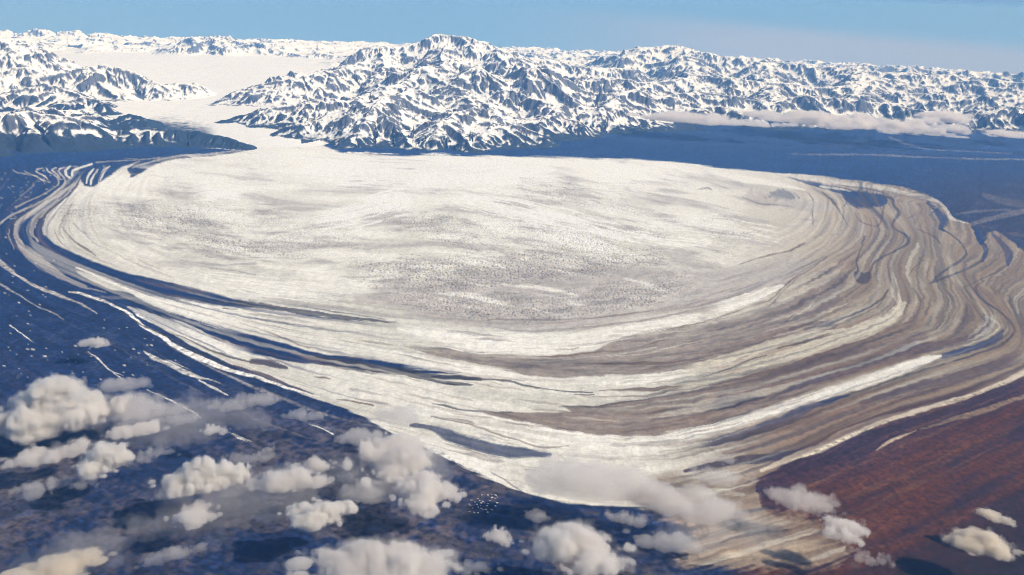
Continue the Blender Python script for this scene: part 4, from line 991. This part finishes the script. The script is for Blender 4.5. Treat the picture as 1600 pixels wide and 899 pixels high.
def cloud(label, cx, cy, wpx, hpx, mat='m', alt=700, seed=1, lumps=9, thick=None, flat=0.5, group='low cumulus clouds over the lowland', ragged=1.0, depth=0.8):
    X, Y, Z, d = px_alt(cx, cy, alt)
    slant = math.sqrt(X * X + Y * Y + (H - Z) ** 2)
    W_ = wpx / F * slant                         # width across the view
    tanp = (H - Z) / d
    hh = hpx / F * slant                         # apparent height
    T = thick if thick else min(0.31 * W_, hh * 0.65)
    sinp = tanp / math.sqrt(1 + tanp ** 2); cosp = math.sqrt(1 - sinp ** 2)
    L = max((hh - T * cosp * 0.75) / max(sinp, 0.08), 0.45 * W_ * depth)
    rs = np.random.RandomState(seed * 13 + 5)
    nx = 112 if wpx < 200 else 200; sx = W_ * 1.6 / nx; ny = int(max(24, min(150, L * 1.5 / sx))); sy = L * 1.5 / ny
    nz = int(max(18, min(72, T * 1.7 / sx))); sz = T * 1.7 / nz
    gx, gy, gz = np.meshgrid((np.arange(nx) - nx / 2) * sx, (np.arange(ny) - ny / 2) * sy, (np.arange(nz)) * sz - 0.25 * T, indexing='ij')
    f = np.full(gx.shape, -1.0)
    for k in range(lumps):
        a = rs.rand() * 6.283; r = math.sqrt(rs.rand()) * 0.86
        bx, by = r * math.cos(a) * W_ * 0.42, r * math.sin(a) * L * 0.42
        br = (0.17 + 0.16 * rs.rand()) * (1 - 0.35 * r)
        rx, ry, rz = br * W_, br * max(L, 0.5 * W_), T * (0.40 + 0.5 * rs.rand()) * (1 - 0.45 * r)
        bz = rz * 0.25
        e = np.sqrt(((gx - bx) / rx) ** 2 + ((gy - by) / ry) ** 2 + ((gz - bz) / rz) ** 2)
        v = 1 - e
        f = np.maximum(f, v) + 0.12 * np.exp(-np.abs(f - v) * 6)
    for k in range(int(lumps * 1.3)):           # shreds around the body
        a = rs.rand() * 6.283; r = 0.75 + 0.5 * rs.rand()
        bx, by = r * math.cos(a) * W_ * 0.46, r * math.sin(a) * L * 0.46
        br = 0.045 + 0.075 * rs.rand()
        rz = T * (0.12 + 0.2 * rs.rand()); bz = rz * 0.4 + T * 0.2 * rs.rand()
        f = np.maximum(f, 0.75 - np.sqrt(((gx - bx) / (br * W_)) ** 2 + ((gy - by) / (br * max(L, .5 * W_))) ** 2 + ((gz - bz) / rz) ** 2))
    s0 = min(W_ / 5.0, 2.4 * T)
    nse = 0; aa = 1.0
    wob = vnoise3(gx * 1.5 / W_, gy * 1.5 / W_, gz * 1.5 / W_, seed + 50) * 0.8
    for o in range(5):
        c = 2.05 ** o / s0
        b_ = vnoise3(gx * c + wob, gy * c, gz * c * 1.15 + wob, seed + o * 7)
        nse = nse + aa * (np.abs(b_) * 1.6 - 0.55); aa *= 0.62
    f = f + ragged * 0.38 * nse + 0.30 * vnoise3(gx * 3 / W_, gy * 3 / W_, gz * 3 / W_, seed + 70)
    f = f - np.clip((-gz) / (0.12 * T), 0, 3) * 0.4 * flat          # flat base
    edge = np.ones_like(f); edge[2:-2, 2:-2, 2:-2] = 0
    f = np.where(edge > 0, -1, f)
    frg = vnoise3(gx * 9 / W_, gy * 9 / W_, gz * 9 / W_, seed + 90) * 0.6 + vnoise3(gx * 21 / W_, gy * 21 / W_, gz * 21 / W_, seed + 95) * 0.5
    root = None
    for li, (iso, frac) in enumerate(((-0.17, 0), (-0.07, 1), (0.03, 2), (0.13, 3))):
        g = openvdb.FloatGrid(background=1.0)
        g.copyFromArray((-np.where(edge > 0, -1, f + (0.30, 0.16, 0.0, 0.0)[li] * frg)).astype(np.float32))
        pts, quads = g.convertToQuads(-iso)
        if len(quads) < 20: break
        pts = np.asarray(pts, float)
        pts = np.stack([(pts[:, 0] - nx / 2) * sx, (pts[:, 1] - ny / 2) * sy, pts[:, 2] * sz - 0.25 * T], -1)
        nmn = ('cloud', 'veil', 'billow', 'core')[li]
        me = bpy.data.meshes.new(nmn)
        me.vertices.add(len(pts)); me.vertices.foreach_set('co', pts.astype(np.float32).ravel())
        q = np.asarray(quads, np.int32); nf = len(q)
        me.loops.add(nf * 4); me.loops.foreach_set('vertex_index', q.ravel())
        me.polygons.add(nf); me.polygons.foreach_set('loop_start', np.arange(0, nf * 4, 4, dtype=np.int32))
        me.update(calc_edges=True); me.validate()
        bm = bmesh.new(); bm.from_mesh(me)
        bmesh.ops.recalc_face_normals(bm, faces=bm.faces[:])
        bm.to_mesh(me); bm.free()
        me.polygons.foreach_set('use_smooth', np.full(len(me.polygons), True))
        me.materials.append(CM[mat][li]); me.update()
        ob = bpy.data.objects.new(nmn, me); COL.objects.link(ob)
        if li == 0:
            root = ob
            ob.location = (X, Y, Z - T * 0.2); ob.rotation_euler = (0, 0, -math.atan2(X, Y))
            ob['label'] = label; ob['category'] = 'cloud'; ob['group'] = group
        else:
            ob.parent = root
    return root


cloud('biggest lumpy grey-white cloud by the left edge over dark blue land', 80, 643, 170, 84, 't', 900, 1, 18)
cloud('flat faint cloud strip just behind the biggest left-hand cloud', 196, 602, 95, 24, 's', 700, 2, 7)
cloud('soft ragged cloud right of the biggest left-hand cloud', 220, 638, 125, 48, 's', 700, 3, 10)
cloud('small rounded cloud in front of the soft ragged cloud on the left', 212, 672, 88, 30, 'm', 700, 4, 8)
cloud('tiny round puff alone beside a thin bright ice streak', 335, 673, 42, 26, 'm', 700, 5, 5)
cloud('little flat cloud alone above the blue moraine, left of the white spindle of ice', 152, 537, 62, 18, 'm', 600, 6, 6)
cloud('bright domed cloud below the biggest left-hand cloud', 158, 722, 92, 54, 't', 900, 7, 9)
cloud('thin cloud arm stretching left from the bright domed cloud', 72, 708, 110, 42, 'm', 700, 8, 8)
cloud('small ragged puff under the bright domed cloud', 135, 757, 48, 22, 's', 700, 9, 5)
cloud('wide double-headed cloud with a dark gap under it, left of centre', 318, 745, 130, 58, 't', 900, 10, 11)
cloud('thin strip of cloud trailing in front of the double-headed cloud', 275, 772, 70, 20, 's', 700, 11, 6)
cloud('ragged tan puff under the double-headed cloud', 305, 806, 76, 46, 'm', 700, 12, 8)
cloud('cloud with two lobes left of the brightest round cloud', 440, 752, 118, 52, 'm', 800, 13, 10)
cloud('brightest compact round cloud, left of the bottom middle', 500, 800, 104, 60, 't', 900, 14, 8)
cloud('small cloud behind the two-lobed cloud', 488, 728, 64, 30, 'm', 700, 15, 6)
cloud('tall heaped cloud in front of the glacier margin near the middle', 610, 715, 120, 90, 'm', 900, 16, 14)
cloud('flat cloud tongue reaching left from the tall heaped cloud', 566, 684, 90, 32, 's', 700, 17, 8)
cloud('grey cloud drifting onto the white ice edge above the tall heaped cloud', 622, 648, 74, 44, 's', 900, 18, 9)
cloud('rounded cloud between the tall heaped cloud and the ice floes', 668, 768, 98, 76, 'm', 900, 19, 11)
cloud('dim cloud filling the gap left of the rounded cloud', 575, 768, 100, 44, 's', 700, 20, 9)
cloud('large cloud cut by the bottom edge, left of the middle', 590, 886, 240, 70, 'm', 900, 21, 14)
cloud('tan cloud strip cut by the bottom left corner', 60, 895, 170, 40, 'w', 700, 22, 9)
cloud('small ragged cloud with a dark shadow, bottom middle', 785, 840, 60, 36, 'm', 700, 23, 7)
cloud('broad cloud near the bottom edge, right of the middle', 905, 862, 165, 88, 'm', 900, 24, 13)
cloud('thin little cloud between the ice floes and the broad bottom cloud', 842, 806, 56, 24, 's', 700, 25, 6)
cloud('widest thin grey cloud veiling the tip of the pale ice', 910, 748, 190, 84, 's', 1000, 26, 16)
cloud('long grey cloud sloping down to the right over the ice tip', 1075, 785, 190, 74, 's', 900, 27, 14)
cloud('cloud below the long grey cloud, over dark land', 1040, 845, 120, 34, 's', 800, 28, 9)
cloud('grey puff at the upper right of the widest thin cloud', 1130, 745, 110, 36, 's', 900, 29, 9)
cloud('small pale puff on the brown ice beside the dark blue band', 1120, 718, 60, 24, 's', 800, 30, 6)
cloud('pinkish broken cloud over the rust-brown land by the ice tip', 1262, 785, 100, 50, 's', 800, 31, 10)
cloud('pinkish cloud on the corner of the tan ice tongue', 1312, 826, 76, 46, 'm', 800, 32, 8)
cloud('tan cloud low in the right corner on dark rust land', 1532, 850, 104, 44, 'w', 700, 33, 9)
cloud('small tan puff above the right-corner cloud', 1556, 807, 52, 22, 'w', 700, 34, 6)
cloud('faint wisp on the blue land under the white ice spindle', 385, 628, 110, 30, 's', 600, 35, 8, ragged=1.5)
cloud('faint wisp on blue land close to the ice margin', 478, 648, 70, 26, 's', 600, 66, 7, ragged=1.2)
cloud('dim broken cloud on mottled land left of the double-headed cloud', 238, 712, 70, 30, 's', 600, 37, 7, ragged=1.4)
cloud('faint ragged cloud below the thin cloud arm on the left, over mottled land', 55, 762, 90, 34, 's', 600, 51, 8, ragged=1.6)
cloud('faint cloud scrap right of the soft ragged cloud, over blue land', 285, 655, 60, 24, 's', 600, 52, 6, ragged=1.6)
cloud('faint broken cloud between the tiny round puff and the two-lobed cloud', 395, 712, 80, 28, 's', 600, 53, 7, ragged=1.6)
cloud('pale scrap of cloud behind the brightest round cloud, near the ice streak', 545, 745, 60, 24, 's', 700, 54, 6, ragged=1.5)
cloud('faint tan cloud patch near the bottom edge, left of the dark shadow', 265, 868, 90, 30, 's', 500, 55, 8, ragged=1.6)
cloud('low torn cloud at the bottom edge between the two bottom clouds', 745, 888, 90, 26, 's', 600, 56, 8, ragged=1.5)
cloud('reddish thin cloud scrap over the dark shadow right of the ice tongue', 1350, 868, 70, 24, 's', 600, 57, 6, ragged=1.6)
cloud('small torn cloud on the dark gap under the widest thin cloud', 985, 812, 80, 26, 's', 800, 58, 7, ragged=1.6)
cloud('faint grey veil between the biggest left-hand cloud and the white ice spindle', 265, 662, 250, 80, 'v', 500, 61, 14, ragged=1.9)
cloud('faint grey veil around the double-headed cloud', 370, 785, 270, 80, 'v', 500, 62, 14, ragged=1.9)
cloud('faint grey veil joining the tall heaped cloud to the ice floes', 640, 745, 250, 100, 'v', 600, 63, 14, ragged=1.9)
cloud('broad faint veil over the dark water and the tan ice tongue', 1110, 815, 300, 90, 'v', 700, 64, 15, ragged=1.9)
cloud('faint tan veil along the bottom edge in the left corner', 130, 860, 240, 60, 'v', 500, 65, 12, ragged=1.9)
MG = 'cloud banks lying along the mountain foot'
cloud('long cream cloud bank along the foot of the right-hand range', 1330, 190, 310, 24, 's', 1500, 41, 14, group=MG, depth=.25, thick=800, ragged=1.9)
cloud('left end of the cream cloud bank thinning over dark slopes', 1100, 188, 220, 15, 's', 1500, 42, 12, group=MG, depth=.2, thick=560, ragged=1.4)
cloud('rounded right end of the cream bank against the blue plain', 1465, 184, 80, 26, 's', 1500, 43, 8, group=MG, depth=.4, thick=1000)
cloud('thin flat cloud streak under the right end of the bank', 1468, 210, 84, 8, 's', 900, 44, 7, group=MG, depth=.3, thick=350)
cloud('flat cloud streak at the right edge over the blue plain', 1585, 210, 90, 14, 's', 900, 45, 7, group=MG, depth=.4, thick=450)

# ------------------------------------------------------------------ haze
hb = bpy.data.meshes.new('haze')
x0, x1, y0, y1, z0, z1 = -260000, 260000, -20000, 345000, -9800, H + 2500
vs = [(x, y, z) for z in (z0, z1) for y in (y0, y1) for x in (x0, x1)]
hb.from_pydata(vs, [], [(0, 2, 3, 1), (4, 5, 7, 6), (0, 1, 5, 4), (2, 6, 7, 3), (0, 4, 6, 2), (1, 3, 7, 5)])
hm = bpy.data.materials.new('air'); hm.use_nodes = True
n = hm.node_tree; n.nodes.clear()
o = n.nodes.new('ShaderNodeOutputMaterial'); v = n.nodes.new('ShaderNodeVolumePrincipled')
v.inputs['Density'].default_value = HAZE_DENSITY; v.inputs['Color'].default_value = (*HAZE_COLOR, 1)
v.inputs['Absorption Color'].default_value = (1, 1, 1, 1); v.inputs['Anisotropy'].default_value = 0.0
n.links.new(v.outputs[0], o.inputs['Volume'])
hm.cycles.homogeneous_volume = True
hb.materials.append(hm)
ho = bpy.data.objects.new('haze', hb); COL.objects.link(ho); ho['kind'] = 'stuff'; ho['label'] = 'pale blue haze in the air'

# ------------------------------------------------------------------ ice floes on the small dark lake by the glacier margin
def floe_mesh(seed):
    rs = np.random.RandomState(seed); n_ = 7
    an = np.sort(rs.rand(n_) * 6.283); r = 0.6 + 0.4 * rs.rand(n_)
    bm = bmesh.new()
    lo = [bm.verts.new((math.cos(a) * q * 1.06, math.sin(a) * q * 0.6 * 1.06, -0.06)) for a, q in zip(an, r)]
    hi = [bm.verts.new((math.cos(a) * q, math.sin(a) * q * 0.6, 0.10 + 0.08 * rs.rand())) for a, q in zip(an, r)]
    tp = bm.verts.new((0.1 * rs.randn(), 0.1 * rs.randn(), 0.26 + 0.1 * rs.rand()))
    for i in range(n_):
        j = (i + 1) % n_
        bm.faces.new((lo[i], lo[j], hi[j], hi[i])); bm.faces.new((hi[i], hi[j], tp))
    bm.faces.new(lo[::-1]); bmesh.ops.recalc_face_normals(bm, faces=bm.faces[:])
    me = bpy.data.meshes.new('ice_floe'); bm.to_mesh(me); bm.free(); me.materials.append(MAT_FLOE); return me

MAT_FLOE, n_, b_ = new_mat('floe_ice')
tx = n_.nodes.new('ShaderNodeTexNoise'); tx.inputs['Scale'].default_value = 3.0; tx.inputs['Detail'].default_value = 4
rp = n_.nodes.new('ShaderNodeValToRGB'); rp.color_ramp.elements[0].color = (0.42, 0.38, 0.33, 1); rp.color_ramp.elements[1].color = (0.8, 0.76, 0.68, 1)
n_.links.new(tx.outputs['Fac'], rp.inputs[0]); n_.links.new(rp.outputs[0], b_.inputs['Base Color']); b_.inputs['Roughness'].default_value = 0.6
floes = [floe_mesh(k) for k in range(6)]
rs = np.random.RandomState(12)
spots = []
while len(spots) < 34:
    x_, y_ = 757 + rs.uniform(-24, 22), 788 + rs.uniform(-15, 14)
    if abs((x_ - 757) * 0.55 + (y_ - 788)) > 17: continue
    if any((x_ - a) ** 2 + ((y_ - b) * 1.5) ** 2 < 17 for a, b in spots): continue
    spots.append((x_, y_))
for k, (x_, y_) in enumerate(spots):
    X, Y, Z, d = px_alt(x_, y_, 15)
    ob = bpy.data.objects.new('ice_floe', floes[k % 6]); COL.objects.link(ob)
    ob.location = (X, Y, Z); ob.rotation_euler = (0, 0, rs.uniform(-0.9, 0.3)); sc_ = rs.uniform(22, 44); ob.scale = (sc_, sc_, sc_)
    ob['label'] = 'small pale block in the packed cluster of ice floes beside the glacier margin'; ob['category'] = 'ice floe'; ob['group'] = 'ice floes packed on the small lake'
